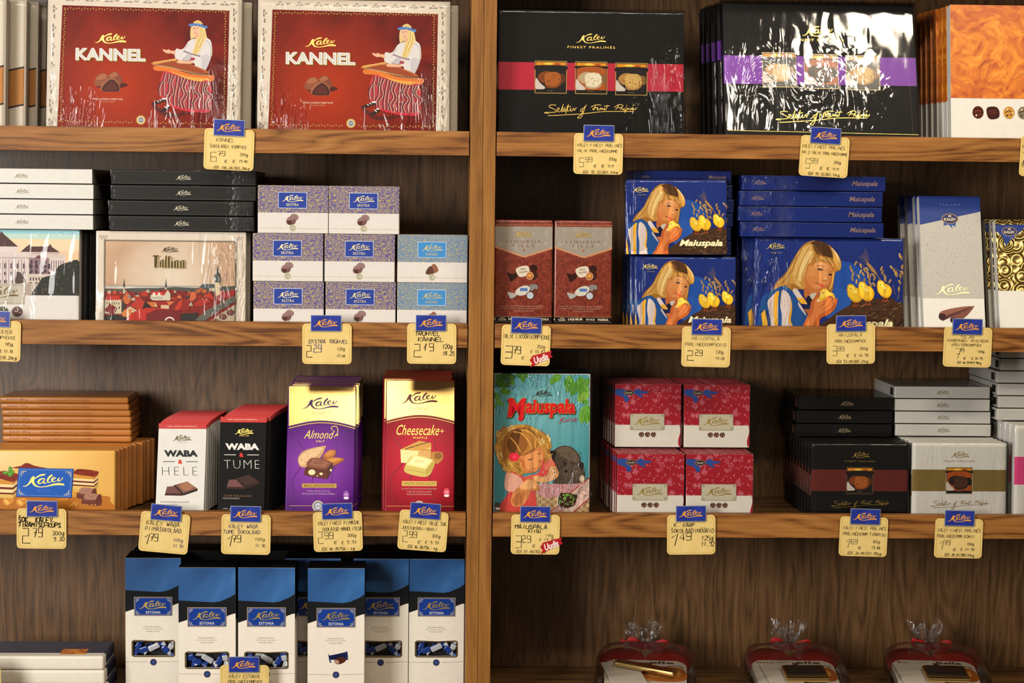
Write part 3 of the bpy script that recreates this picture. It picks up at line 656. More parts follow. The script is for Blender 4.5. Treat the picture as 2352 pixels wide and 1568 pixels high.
# panorama box
mt = measure(221, 565, 533, .030, S2, 4, .02)
tb = empty('postcard_box'); tag(tb, 'sepia box with a view over red roofs and church spires', 'chocolate box', 'city view boxes')
carton(tb, mt['w'], mt['h'], .02, 'cream_board', .0006)
FT = fr(mt, -62, -65, 2308)
A = Art(mt['w'], mt['h'], FT, .0003)
speck('sepia_sky', [(.3, 'a67e62'), (.5, 'bd9a7c'), (.7, 'cdb39a')], 9, 3, dist=.3, extra=glow(.0, .075, .09, 'd3c4b0'))
A.rect('b0927a', 76, 85, 2146, 1400); A.build('picture_panel', 'sepia_sky', tb)
def roof(A, pts, c, wall=None):
    A.poly(c, pts, False)
def city(A):
    rr = random.Random(12)
    A.rect('8f8a80', 80, 798, 2146, 812); A.rect('b9b2a8', 90, 812, 1500, 846); A.rect('cfcac2', 300, 815, 560, 835); A.poly('4a4a42', '80,850 300,858 520,840 900,835 1200,815 1500,830 1700,815 2146,790 2146,960 80,960', False)
    A.rect('7c1b12', 80, 900, 2146, 1400)
    for _ in range(170):
        x = rr.uniform(80, 2120); y = rr.uniform(880, 1020); w_ = rr.uniform(25, 70); c = rr.choice(('a02818', '8a1c14', 'c04a28', '6a1512', 'c86a3c', 'b9a48c', '5a2a20', '3a3028'))
        A.poly(c, [(x, y), (x+w_*.5, y-w_*.42), (x+w_, y), (x+w_*.9, y+w_*.35), (x+w_*.1, y+w_*.35)], False)
    for x, t_, b_, c in ((385, 680, 930, 0), (1046, 670, 860, 1)):
        A.poly('b9ab94', [(x-14, 820), (x+12, 820), (x+16, b_), (x-18, b_)], False); A.poly('2e2e2e', [(x-13, 822), (x-6, 750), (x, t_), (x+5, 750), (x+12, 822)], False); A.ell('3a3a38', x, 785, 14, 12)
    A.poly('7a2014', '900,935 940,860 1170,860 1180,935', False); A.poly('c9bda8', '1010,940 1075,860 1118,930 1118,1030 1010,1030', False); A.poly('a82a18', '990,930 1065,855 1080,862 1015,960', False)
    A.poly('b02c1a', '640,960 680,890 740,890 780,960', False); A.poly('c4342a', '800,960 850,885 1000,900 1010,960', False); A.rect('cdc2ae', 805, 950, 1015, 1030)
    for i in range(9): A.rect('7a6a5c', 818+i*22, 975, 826+i*22, 1010)
    for x in (860, 940): A.poly('ddd3c0', [(x-22, 960), (x-20, 925), (x, 905), (x+20, 925), (x+22, 960)])
    A.poly('4c5658', '1565,835 1620,765 1820,765 1820,830', False); A.rect('b0a288', 1730, 825, 1820, 880)
    A.poly('cbb68e', '1820,740 1895,740 1900,930 1840,960', False); A.poly('35403f', '1815,740 1818,610 1905,605 1910,740', False); A.poly('2a3233', '1822,612 1850,590 1852,540 1862,440 1872,540 1882,590 1900,608', False)
    for q in (1835, 1862, 1887): A.rect('6a6a58', q, 660, q+8, 720)
    for x, y, r_ in ((1555, 880, 40), (1650, 880, 46), (1600, 850, 30)): A.ell('a0522a', x, y, r_, r_*.8); A.ell('c06a34', x+12, y-8, r_*.4, r_*.3)
    A.poly('c9603a', '1440,900 1520,895 1515,1010 1425,1030', False); A.poly('b5321f', '1670,960 1740,885 1850,990 1800,1010', False); A.poly('4c1512', '1740,885 1770,880 1860,1000 1830,1010', False); A.poly('94201a', '1850,990 1930,900 2146,840 2146,960 1900,1010', False)
    A.poly('b8271c', '88,1030 130,960 300,960 345,1030', False); A.rect('c8b898', 90, 1030, 348, 1250)
    for i in range(6): A.rect('4a3a34', 112+i*38, 1070, 126+i*38, 1102)
    A.rect('4a3a34', 305, 1130, 322, 1180)
    A.poly('7c1a16', '88,1170 150,1110 170,1090 280,1160 250,1250 200,1260 88,1210', False); A.poly('c06030', '330,1060 430,900 490,960 500,1030 450,1100', False); A.poly('3c2c28', '350,1100 360,1000 420,1130 350,1250', False); A.poly('7e7c78', '440,940 490,960 500,1010 460,1000', False)
    A.poly('b02e1c', '490,1120 590,1010 650,1000 720,1050 660,1220', False); A.poly('c4b08c', '480,1130 640,1220 560,1250 430,1180', False); A.poly('2c1414', '655,1215 720,1050 850,1170 760,1180', False); A.poly('6a1512', '640,990 780,985 850,1040 700,1050', False)
    A.poly('c46a34', '740,1060 900,1060 900,1130 830,1140', False); A.poly('c8a070', '860,1130 890,1060 920,1140', False); A.poly('981f16', '880,1060 1050,1060 1090,1110 930,1120', False); A.rect('cbb088', 970, 1105, 1100, 1165); A.poly('d0703c', '1050,1050 1190,1050 1110,1110', False)
    A.poly('b8341e', '1180,1180 1250,1050 1330,1010 1300,1100 1250,1200', False); A.poly('8a1c16', '1300,1100 1360,1000 1440,1080 1420,1190 1260,1190', False); A.poly('a8a08c', '1410,1110 1445,1040 1480,1120', False); A.poly('a22a1c', '1480,1110 1560,1010 1700,1000 1760,1040 1600,1120', False)
    A.poly('c77a3c', '350,1240 400,1180 520,1170 500,1260 440,1300 370,1290', False); A.poly('b5281a', '430,1310 560,1210 740,1150 1050,1160 1100,1180 1250,1190 1290,1400 430,1400', False); A.poly('6e1614', '740,1250 900,1170 1270,1185 1290,1400 740,1400', False)
    A.poly('2c2420', '1290,1240 1560,1220 1560,1400 1290,1400', False); A.poly('241c18', '80,1290 260,1260 430,1310 440,1400 80,1400', False); A.poly('5c5a50', '1520,1330 1700,1180 2000,1020 2146,940 2146,1040 1800,1250 1600,1400', False); A.poly('b3a288', '1680,1400 2146,1080 2146,1400', False)
    for x, y in ((2075, 1215), (1955, 1285), (1840, 1360)): A.ell('5e3630', x, y, 62, 50); A.ell('7a4a3e', x-8, y-18, 50, 28)
    A.ring('d9d2c4', 1110, 1375, 62, 84, 20, 180, 360); A.rect('1c1512', 80, 1352, 1560, 1400)
A = Art(mt['w'], mt['h'], FT, .0004); city(A); A.frame('8a846e', 60, 70, 2162, 1420, 7); A.frame('3a2e24', 74, 84, 2148, 1420, 8)
for cx, sx in ((40, 1), (2200, -1)):
    for q in range(5): A.ring('8d7a68', cx-40*sx+q*24*sx, 20+(q % 2)*34, 8, 13, 8)
A.build('city_picture', 'print', tb)
A = Art(mt['w'], mt['h'], FT, .0024)
A.logo('4c3a18', 1100, 222, 280, .9)
def blackletter(A, dx, dy, col):
    def bar(x, y0, y1, w_=34, foot=True):
        A.poly(col, [(x-w_/2+dx, y0+10+dy), (x+w_/2+dx, y0-8+dy), (x+w_/2+dx, y1-12+dy), (x+w_*.9+dx, y1-22+dy), (x+w_*.6+dx, y1+4+dy), (x-w_/2+dx, y1+6+dy)], False)
    bar(885, 330, 505, 42); A.poly(col, [(835+dx, 335+dy), (850+dx, 315+dy), (940+dx, 316+dy), (930+dx, 340+dy), (860+dx, 338+dy)], False)
    A.line(col, [(912+dx, 340+dy, 10), (905+dx, 480+dy, 10)], 10, False)
    bar(962, 400, 500, 26); bar(1002, 385, 505, 26); A.line(col, [(960+dx, 400+dy), (1000+dx, 385+dy)], 12, False); A.line(col, [(958+dx, 450+dy), (1005+dx, 440+dy)], 9, False)
    bar(1048, 320, 508, 26); bar(1098, 325, 508, 26); bar(1148, 400, 508, 26); A.ell(col, 1150+dx, 362+dy, 14, 10, 45, 4)
    for x in (1196, 1236, 1290, 1332): bar(x, 395, 510, 25)
    A.line(col, [(1190+dx, 410+dy), (1236+dx, 390+dy)], 13, False); A.line(col, [(1284+dx, 410+dy), (1332+dx, 390+dy)], 13, False)
blackletter(A, 10, 5, 'd8c890'); blackletter(A, 0, 0, '4e3e1c'); A.build('gold_lettering', 'gloss_print', tb)
wrap(tb, mt['w'], mt['h'], .02, 'film_side_folds', .0022, 31, corner=[(mt['w']/2, mt['h']*.75), (mt['w']/2, .01), (-mt['w']/2, 0)], nx=50, nz=30)
put(tb, mt['X'], mt['Y'], mt['Z'], 4)
c = plain_box('postcard_box', 'wrapped box edge showing behind the red-roof city box', 'chocolate box', 'city view boxes', mt['w'], mt['h']-.001, .02, 'cream_board', 'cellophane', 9)
put(c, mt['X']+.0045, mt['Y']+.0228, mt['Z'], 4)

# flat wrapped boxes: stack of n with spines to the front
def flat_box(name, label, grp, w, h, dep, mat, art=None, wr='shrink_film', catg='chocolate box', seed=1):
    r = empty(name); tag(r, label, catg, grp); carton(r, w, h, dep, mat, .0006)
    if art: art(r, w, h)
    if wr:
        bm = bmesh.new(); addbox(bm, -w/2-.0011, w/2+.0011, -.0012, dep, .0002, h+.0003, .0008)
        obj('clear_wrap', bm, wr, r)
    return r
def spine_logo(cx, w_, col, mat='print', grow=1.0, more=None, cy=.5):
    def f(r, w, h):
        A = Art(w, h, (0, 0, 1000, 1000*h/w), .0003); A.logo(col, cx, 1000*h/w*cy, w_, grow)
        A.build('logo', mat, r)
        if more:
            A = Art(w, h, (0, 0, 1000, 1000*h/w), .0003); more(A, 1000*h/w); A.build('lettering', mat, r)
    return f
zt = at(100, 528, .03).z
specs = [(213, 496, 528), (213, 459, 493), (213, 422, 456), (211, 386, 420)]
GW = 'white wrapped boxes stacked flat on the second shelf'; ordn = ['lowest', 'second', 'third', 'topmost']
pw = None; ztop = mth['Z']+mth['h']*math.cos(R(4))+.001
ztop = max(ztop, mt['Z']+mt['h']*math.cos(R(4))+.0012)
hw = .0228
for i in range(4):
    m_ = mflat(-200, specs[i][0], specs[i][1], specs[i][2], .032)
    if pw is None:
        pw = flat_box('gift_box', '', GW, m_['w'], hw-.0012, .175, 'white_board', spine_logo((at(48, 450, .03).x-m_['X']+m_['w']/2)/m_['w']*1000, 33/413*1000, '9a8d74'))
        c = pw; Xw = m_['X']
    else: c = dup(pw)
    c['label'] = f'{ordn[i]} of the four flat white boxes stacked at the left edge'
    put(c, Xw+(.0, .0004, .0008, -.0006)[i], .034, ztop+i*(hw+.0003), 0, (.3, -.4, .2, -.3)[i])
pd = None; GD = 'charcoal wrapped boxes stacked flat above the red-roof city box'
for i, (a, b) in enumerate(((251, 582), (250, 580), (256, 586), (256, 586))):
    m_ = mflat(a, b, 400, 430, .032)
    if pd is None:
        def dots(A, H):
            for k in range(110): A.rect('8a8478', 8+k*9, H*.07, 11+k*9, H*.07+2); A.rect('8a8478', 8+k*9, H*.93, 11+k*9, H*.93+2)
        pd = flat_box('gift_box', '', GD, m_['w'], hw-.0012, .17, 'dark_board', spine_logo(498, 110, 'cfc4ac', more=None), 'film_spine_right')
        A = Art(m_['w'], hw-.0012, (0, 0, 1000, 1000*hw/m_['w']), .0003); dots(A, 1000*hw/m_['w']); A.build('stitched_edging', 'print', pd); c = pd
    else: c = dup(pd)
    c['label'] = f'{ordn[i]} of the four flat charcoal boxes stacked above the city view box'
    put(c, m_['X'], .034, ztop+i*(hw+.0003), 0, (-.3, .3, -.2, .2)[i])

# ---- small truffle boxes with a scroll pattern
def damask(name, bg, fg, sc=120):
    t = NT(name); v = t.coord(scale=(sc, .001, sc)); vor = t.n('ShaderNodeTexVoronoi', feature='F1', distance='EUCLIDEAN', _Scale=1.0, _Randomness=.5); t.l(v, vor.inputs['Vector'])
    d = t.math('ADD', vor.outputs['Distance'], t.math('MULTIPLY', t.noise(v, 1.9, 2), .95)); s_ = t.math('SINE', t.math('MULTIPLY', d, 24)); n2 = t.noise(v, 3.1, 1)
    f = t.math('MULTIPLY', s_, t.ramp(n2, [(.38, '000000'), (.44, 'ffffff')]))
    c = t.ramp(f, [(.12, bg), (.3, fg)]); t.bsdf(c, .38, 0, .5); M[name] = t.m
damask('violet_damask', '554a80', 'a8935c'); damask('blue_damask', '5f7896', '98937a')
flat('truffle_white', 'cfc8c2', .4)
def truffle(label, md, kind):
    w, h = md['w'], md['h']; r = empty('truffle_box'); tag(r, label, 'chocolate box', 'small truffle boxes stacked beside the oak upright')
    bm = bmesh.new(); addbox(bm, -w/2, w/2, 0, .055, 0, h, .0006); obj('carton', bm, 'truffle_white', r)
    F = (0, 0, 530, 530*h/w); H = F[3]; A = Art(w, h, F, .0002); A.rect('888888', 0, 0, 530, H*.57); A.build('scroll_pattern_panel', ('violet_damask', 'blue_damask')[kind], r)
    bm = bmesh.new(); addbox(bm, w/2-.0001, w/2+.0002, .001, .054, h*.43, h-.001); obj('side_pattern_panel', bm, ('violet_damask', 'blue_damask')[kind], r)
    A = Art(w, h, F, .0005); c0 = ('2b3f92', '3f84c0')[kind]; A.rect('b9c4d6', 153, 50, 370, 172); A.rect(c0, 157, 54, 366, 168); A.build('name_plate', 'gloss_print', r)
    A = Art(w, h, F, .0008); A.logo('e0cd8c', 262, 98, 165, 1.1); A.text(('dfe2e8', '9cc0dc')[kind], ('EKSTRA', 'KANNEL')[kind], 216, 134, 308, 155, .012, 0, 1.1); A.build('gold_lettering', 'pale_gold_foil', r)
    A = Art(w, h, F, .0005)
    if kind == 0:
        A.poly('8a6e6c', '240,240 260,215 290,218 305,235 300,255 270,262'); A.poly('6f4f4c', '215,265 230,240 262,238 285,250 282,280 255,300 222,290'); A.poly('8b6a66', '218,262 232,240 262,238 284,250 255,262'); A.poly('4f302c', '222,268 254,264 256,298 224,288', False)
    else:
        A.poly('8a5a46', '255,240 275,218 290,225 310,260 300,280 270,285'); A.poly('5a3a30', '215,290 225,260 250,235 270,255 275,290 240,300')
    A.build('truffle_picture', 'gloss_print', r)
    A = Art(w, h, F, .0006); A.line('c9b890', [(4, 322*H/362), (528, 326*H/362)], 2, False); A.ell('cfc6a8', 262, 322*H/362, 26); A.ell('8f8a78', 262, 322*H/362, 20); A.text('d8d4c4', 'OR', 248, 312*H/362, 278, 334*H/362, .02); A.build('seal', 'gloss_print', r)
    return r
TR = [((594, 752), (424, 532), 0, 'violet truffle box, left one of the two in the top row'), ((756, 916), (426, 535), 0, 'violet truffle box, right one of the two in the top row'),
 ((580, 742), (535, 646), 0, 'violet truffle box in the middle row, next to the city view box'), ((744, 908), (537, 648), 0, 'violet truffle box in the centre of the middle row'), ((913, 1076), (538, 649), 1, 'pale blue truffle box of the middle row, beside the oak upright'),
 ((581, 744), (648, 760), 0, 'violet truffle box in the bottom row, next to the city view box'), ((746, 910), (649, 761), 0, 'violet truffle box in the centre of the bottom row, behind a price card'), ((913, 1076), (650, 761), 1, 'pale blue truffle box of the bottom row, behind a price card')]
protos = {}; mq = mflat(581.3, 742.7, 536, 647.5, .030); HT = (at(660, 535, .03).z-S2)/2-.0003
mq['h'] = HT-.0006
for (u0, u1), (v0, v1), kind, lab in TR:
    a = mflat(u0, u1, v0, v1, .030); lvl = 2 if v0 < 500 else (1 if v0 < 600 else 0)
    if kind not in protos: protos[kind] = truffle(lab, mq, kind); c = protos[kind]
    else: c = dup(protos[kind], lab)
    put(c, min(a['X'], -.0215-mq['w']/2) if u0 > 900 else a['X'], .030, S2+.0002+lvl*(HT+.0001), 0, random.uniform(-.3, .3))

# ---- liqueur boxes
speck('brown_leather', [(.3, '4a150e'), (.5, '6e281a'), (.72, '8a3d28')], 160, 6, .28, .6, 1.2)
ml = measure(1137, 1270, 506, .030, S2, 2, .03)
lq = empty('liqueur_chocolate_box'); tag(lq, 'brown leather-look liqueur chocolate box beside the oak upright', 'chocolate box', 'brown liqueur chocolate boxes')
bm = bmesh.new(); addbox(bm, -ml['w']/2, ml['w']/2, 0, .03, 0, ml['h'], .003, 0, 3); obj('carton', bm, 'brown_leather', lq, True)
FL = fr(ml, 502, 442, 938)
A = Art(ml['w'], ml['h'], FL, .0004)
A.poly('8e8478', '504,492 936,492 936,650 722,716 504,642', False)
rr = random.Random(2)
for _ in range(46):
    x, y = rr.uniform(512, 930), rr.uniform(500, 650); q = rr.uniform(4, 15)
    A.ring('a89e92', x, y, q*.75, q, 9); 
A.line('c0805a', '504,645 722,720 936,652', 9, False)
for i in range(24):
    u_ = i/23; A.rect('c98a60', 510+u_*420, 478, 518+u_*420, 483)
for i in range(14):
    A.line('c98a60', [(730+i*15, 726-i*5), (738+i*15, 723-i*5)], 5, False); A.line('c98a60', [(510+i*15, 655+i*5.0), (518+i*15, 658+i*5.0)], 4, False)
A.poly('2c120e', '598,840 640,850 670,840 672,868 625,905 612,880'); A.poly('2c120e', '765,800 790,778 820,790 822,815 790,830'); A.poly('c9bca8', '662,820 690,795 750,788 765,830 740,862 690,870'); A.text('4a4030', 'VANA', 690, 805, 735, 818, .02, 0, 1, -8); A.text('4a4030', 'TALLINN', 684, 826, 748, 840, .02, 0, 1, -8)
A.ell('3a1a10', 795, 855, 30, 38); A.ell('8c4a24', 768, 862, 28, 32); A.ring('d8a880', 768, 862, 24, 29, 14); A.ell('c98a3c', 768, 860, 17, 15)
A.poly('9c9894', '602,985 650,995 668,985 672,1010 630,1035 612,1015'); A.poly('787470', '765,935 800,925 828,935 822,965 780,975'); A.poly('bdb8ae', '660,985 690,950 745,935 770,960 745,1000 690,1012'); A.rect('4a6aa0', 695, 955, 752, 978); A.ell('a8b0b8', 772, 1010, 28, 30); A.ring('5a2a1c', 772, 1010, 26, 32, 12); A.ell('5a2a1c', 808, 985, 18, 26)
A.rect('0c0808', 500, 1172, 940, 1222); A.rect('8a6a50', 500, 1168, 940, 1172); A.rect('8a6a50', 500, 1206, 940, 1208)
A.build('cover_print', 'gloss_print', lq)
A = Art(ml['w'], ml['h'], FL, .0011); A.logo('c98f4e', 712, 550, 135, 1.1); A.build('logo', 'gold_foil', lq)
A = Art(ml['w'], ml['h'], FL, .0011)
A.text('8a5c50', 'LIQUEUR', 586, 594, 850, 615, -.01, 0, 1.5); A.text('8a5c50', 'FILLS', 638, 626, 798, 646, -.01, 0, 1.6); A.poly('a05a40', '712,668 720,660 728,668 720,680', False)
for j, s_ in enumerate(('VALIK LIKÖÖRIKOMPVEKKE', 'MIX OF LIQUEUR FILLED', 'CHOCOLATES')): A.text('b08a7c', s_, (545, 560, 645)[j], 1085+j*18, (872, 855, 800)[j], 1096+j*18, 0, 0, 1.15)
A.build('title_lettering', 'gloss_print', lq)
A = Art(ml['w'], ml['h'], FL, .0014)
A.text('c9b8a0', 'VANA', 548, 1176, 582, 1184, .02); A.text('c9b8a0', 'TALLINN', 534, 1186, 590, 1200, .02); A.text('d8c8b0', 'LIQUEUR', 610, 1178, 722, 1198, .03); A.text('b8a890', 'VIRU VALGE', 745, 1180, 812, 1196, .03); A.text('d8c8b0', 'VODKA', 832, 1180, 916, 1198, .03); A.text('c9b8a0', 'A', 500, 1178, 514, 1198, .02)
A.build('footer_lettering', 'gloss_print', lq)
put(lq, ml['X'], ml['Y'], ml['Z'], 2)
ml2 = measure(1273, 1406, 508, .030, S2, 2, .03)
c = dup(lq, 'brown leather-look liqueur chocolate box, the one farther from the oak upright'); put(c, ml2['X']+.0006, .0301, ml['Z'], 2)
# ---- blue boxes with a girl holding a chick
def girl_art(A):
    A.ell('1d50a8', 1350, 700, 420, 420, 0, 24); A.ell('2458b0', 1250, 950, 300, 260, 0, 20)
    # straw, ears of oat
    rr = random.Random(9)
    for q in range(9): A.line('7c6a6a', [(1760, 330), (1700-q*14+60, 200), (1640-q*9+70, 75+q*18)], 4)
    A.poly('b98848', '1735,320 1760,300 1830,370 1895,460 1880,475 1800,420'); A.line('b48a58', '1890,470 1960,590 2000,640', 10); A.line('8a6a50', '1600,200 1750,350 1960,560', 6)
    for x, y in ((1480,380),(1500,430),(1515,500),(1510,560),(1560,310),(1640,350),(1575,600),(1610,520),(1640,440),(1700,410),(1680,480),(1740,400),(1750,460),(1760,520),(1800,500),(1850,500),(1700,580),(1780,580),(1860,550),(1800,640),(1850,640),(1970,390),(1985,450),(2025,510),(2030,560),(2105,590),(2130,370),(2180,430),(2210,460),(2200,490),(2260,180),(2285,215),(2270,500),(2260,600),(2250,710),(2300,450),(2300,360)):
        a = rr.uniform(40, 120); A.ell(('c79a58', 'b08348', 'd6b070')[rr.randrange(3)], x, y, 40, 17, a, 9); A.ell('8a6438', x+8, y+6, 26, 6, a, 7)
    for l in ('1500,420 1600,530 1700,650', '1690,350 1620,300 1560,300', '1980,400 2040,560 2090,760', '2130,370 2260,430 2310,520', '2300,420 2260,650 2240,850', '2150,640 2190,800', '2260,700 2230,880'): A.line('a07c50', l, 6)
    # mound
    A.poly('4a2e1c', '940,1330 1080,1230 1250,1100 1400,1010 1480,960 1500,910 1700,880 1950,860 2110,840 2200,900 2260,940 2330,1000 2330,1600 900,1600')
    for _ in range(150):
        x, y = rr.uniform(1250, 2310), rr.uniform(900, 1450)
        if y > 1330-(x-940)*.55 or x > 1550: A.ell(('6a4630', '35200f', '7c5a3c', '2a190e', '5a3a28')[rr.randrange(5)], x, y+30, rr.uniform(15, 60), rr.uniform(6, 16), rr.uniform(-40, 20), 8)
    # three chicks
    for cx, cy, s, f in ((1540, 790, 1.0, 1), (1720, 760, 1.05, 1), (2010, 720, .95, 1)):
        pts = [(-115, -90), (-100, -140), (-60, -152), (-10, -135), (20, -95), (70, -80), (120, -20), (128, 50), (90, 120), (20, 140), (-40, 110), (-100, 40), (-112, -10)]
        A.poly('e8a81c', [(cx+x*s, cy+y*s) for x, y in pts]); A.poly('f4c632', [(cx+x*s*.8-6, cy+y*s*.82-10) for x, y in pts]); A.ell('f8da58', cx-50*s, cy-90*s, 42*s, 36*s); A.ell('f0bc2c', cx+40*s, cy+30*s, 56*s, 46*s, 20); A.ell('fbe070', cx+10*s, cy-30*s, 40*s, 26*s, 30)
        A.ell('2a1408', cx-62*s, cy-82*s, 10*s, 9*s); A.poly('c06a2c', [(cx-112*s, cy-70*s), (cx-140*s, cy-50*s), (cx-108*s, cy-48*s)], False)
        for q in (10, 60): A.line('c2542c', [(cx+q*s, cy+130*s), (cx+(q-8)*s, cy+180*s), (cx+(q-50)*s, cy+205*s)], 9); A.line('c2542c', [(cx+(q-8)*s, cy+180*s), (cx+(q+20)*s, cy+205*s)], 8)
    # girl: hair back, face, fringe
    A.poly('a8702a', '255,740 300,620 400,520 480,420 540,300 620,160 700,50 790,-15 900,-40 1040,-10 1150,40 1240,130 1310,240 1330,350 1300,430 1240,450 1215,560 1200,680 1180,770 1120,740 1000,780 900,760 800,740 640,730 560,760 470,700 400,660')
    A.poly('c48f42', '262,735 340,620 450,500 560,320 660,150 740,40 850,-10 930,60 900,200 860,330 780,480 740,600 780,700 700,720 560,640 430,670')
    A.poly('e0b468', '640,150 740,60 830,30 850,110 800,260 740,430 660,600 700,690 600,640 560,500 600,320'); A.poly('ecc983', '760,180 850,120 880,190 800,350 720,500 700,600 660,560 680,380')
    for l, c, w_ in (('700,90 600,300 520,480 380,640', 'a06c28', 14), ('820,60 720,250 640,450 600,620', 'b98238', 12), ('880,160 780,340 700,520 720,680', 'b07a30', 13), ('600,250 500,440 330,650', 'ddb468', 13), ('760,240 690,430 660,620', 'f0d490', 9), ('850,270 770,440 745,560', 'f2d898', 9)): A.line(c, l, w_)
    A.poly('c8743a', '800,330 930,260 1100,280 1190,360 1200,470 1180,560 1160,640 1110,690 1060,740 960,790 860,790 780,700 740,600 760,470')
    A.poly('dc8f50', '830,340 940,280 1090,300 1170,380 1180,470 1140,580 1110,640 1040,680 950,720 850,680 790,600 780,480'); A.ell('d98546', 880, 590, 90, 80, 20); A.ell('e8a468', 1010, 360, 110, 60, 8); A.ell('e29a5c', 1085, 500, 48, 70, 10); A.ell('e8a870', 1075, 555, 34, 26)
    A.poly('bf6a34', '760,690 860,790 960,790 1000,760 900,870 820,900 740,830')
    A.poly('4a2a1a', '950,405 990,390 1040,410 1020,432 975,430'); A.ell('8a93a0', 998, 414, 16, 12); A.ell('151015', 998, 414, 9, 10); A.line('8a5a30', '940,365 1000,350 1060,378', 12); A.poly('4a2a1a', '1120,490 1150,475 1190,490 1170,510 1135,508'); A.ell('151015', 1155, 492, 11, 10); A.line('8a5a30', '1120,455 1160,448 1195,462', 10)
    A.line('b8622e', '1110,500 1125,550 1105,585 1060,590', 9); A.line('7a2c18', '915,625 980,640 1060,680', 10); A.poly('d8553c', '970,640 1030,648 1066,682 1040,696 990,672'); A.ell('a8562a', 1050, 590, 14, 8)
    A.poly('b07830', '840,340 880,230 960,170 1080,190 1200,230 1290,320 1330,360 1300,430 1260,410 1220,400 1180,340 1140,330 1100,300 1050,300 980,290 920,300 870,360'); A.poly('4c2f17', '840,-5 960,-38 1080,0 1140,60 1190,160 1200,230 1120,215 1030,190 960,120 900,40'); A.poly('6a4420', '880,30 960,80 1000,180 1070,200 980,190 900,120')
    A.poly('c89648', '1150,60 1240,140 1310,250 1325,360 1290,420 1240,330 1200,240 1180,140'); A.line('e8d0a0', '1180,80 1260,190 1300,300', 16); A.line('dcb878', '1000,220 1060,250 1090,290', 14); A.line('dcb878', '930,230 950,260 940,300', 14); A.line('dcb878', '1120,240 1170,300 1200,360', 14); A.line('c89648', '1200,450 1190,600 1150,720', 26)
    # dress
    A.poly('1c4f92', '60,900 150,800 260,740 400,680 520,730 620,840 680,960 780,1110 820,1230 640,1480 40,1480 20,1150')
    A.poly('d8c3bc', '160,950 220,850 310,780 330,900 320,1480 230,1480 210,1200'); A.poly('f0b030', '270,820 340,762 330,880 312,1100 330,1480 280,1480 262,1100'); A.poly('dccac4', '385,760 450,760 520,850 545,980 530,1200 560,1480 400,1480 390,1150 365,980'); A.poly('f0b030', '520,860 548,960 545,1100 530,1220 560,1300 520,1280 495,1200 530,1000')
    A.poly('f0b030', '60,1120 120,1050 170,1300 180,1480 110,1480', False); A.poly('162f66', '140,1080 170,1060 215,1480 180,1480', False)
    A.poly('e0cfc8', '560,750 620,720 700,830 790,960 760,980 640,880'); A.poly('f0b030', '620,870 730,860 790,950 700,960', False); A.poly('151c4a', '680,955 800,965 830,1040 720,1030', False); A.poly('d8c3bc', '650,930 720,1030 780,1130 750,1120 660,1000'); A.poly('b06030', '740,1040 850,1040 800,1120', False); A.poly('10122c', '780,850 850,840 860,950 820,970 790,930')
    # hands and chick
    A.poly('c9bfb4', '830,820 870,790 940,790 920,880 860,880')
    A.poly('c0602c', '640,1480 760,1230 830,1050 850,930 900,860 950,780 975,800 980,870 1100,830 1200,860 1260,870 1265,930 1220,1050 1120,1130 990,1210 960,1480')
    A.poly('d87c40', '700,1480 800,1240 880,1080 900,950 940,860 1000,900 1100,860 1190,880 1240,900 1190,1000 1080,1070 960,1150 880,1300 850,1480')
    for l in ('1245,890 1200,990 1110,1080', '1190,880 1130,980 1040,1050', '1110,870 1050,960 980,1010'): A.line('a04c22', l, 9)
    A.poly('e8ae28', '940,910 975,850 1000,760 1040,720 1090,715 1140,760 1200,790 1225,840 1220,870 1150,830 1060,880 1010,920 960,925'); A.poly('f6d058', '1000,780 1035,735 1085,728 1130,775 1190,805 1120,820 1040,860 1000,880'); A.ell('2a1408', 1038, 783, 13, 8, -10); A.poly('e8d8c8', '940,915 975,880 985,905 960,925')
BG = 'blue boxes with a girl and chicks'
speck('royal_blue', [(.3, '152870'), (.7, '1c327e')], 4, 2, .3, .25)
def girl_box(md, label, group, Fr, logo, title, anno):
    w, h = md['w'], md['h']; r = empty('chocolate_box'); tag(r, label, 'chocolate box', group)
    carton(r, w, h, .019, 'royal_blue', .0006)
    A = Art(w, h, Fr, .0003, 4e-6); girl_art(A)
    A.build('girl_and_chicks_picture', 'gloss_print', r)
    top = A.y+.0003
    A = Art(w, h, (0, 0, 1000, 1000*h/w), top, 4e-6); H = 1000*h/w
    A.logo('cdb878', *logo, 1.1); A.text('a89c6c', 'ANNO 1806', *anno, 0, 0, 1.1); A.text('8a7434', 'Maiuspala', title[0]+3, title[1]+4, title[2]+3, title[3]+4, .03, .28); A.text('ece2b8', 'Maiuspala', *title, .03, .28); A.build('gold_lettering', 'gloss_print', r)
    return r, top
mB = measure(1735, 2075, 548, .032, S2, 5, .019)
FB = (-35, -83, 2318, -83+2353*mB['h']/mB['w'])
gb, top = girl_box(mB, 'large blue box with a girl and chicks, standing under four flat blue boxes', BG, FB, (135, 58, 128), (560, 1000*mB['h']/mB['w']*.86, 930, 1000*mB['h']/mB['w']*.97), (100, 97, 175, 106))
wb = wrap(gb, mB['w'], mB['h'], .019, 'film_left_folds', .0018, 41, corner=[(-mB['w']/2, mB['h']*.3), (-mB['w']/2, mB['h']*.8)], nx=50)
put(gb, mB['X'], mB['Y'], mB['Z'], 5)
for i, (px, lb) in enumerate(((1709, 'large blue girl-and-chicks box, second of its standing row'), (1700, 'large blue girl-and-chicks box, rearmost of its standing row'))):
    c = dup(gb, lb); put(c, mB['X']-(26, 33)[i]*.00064, mB['Y']+.0238*(i+1), mB['Z'], 5)
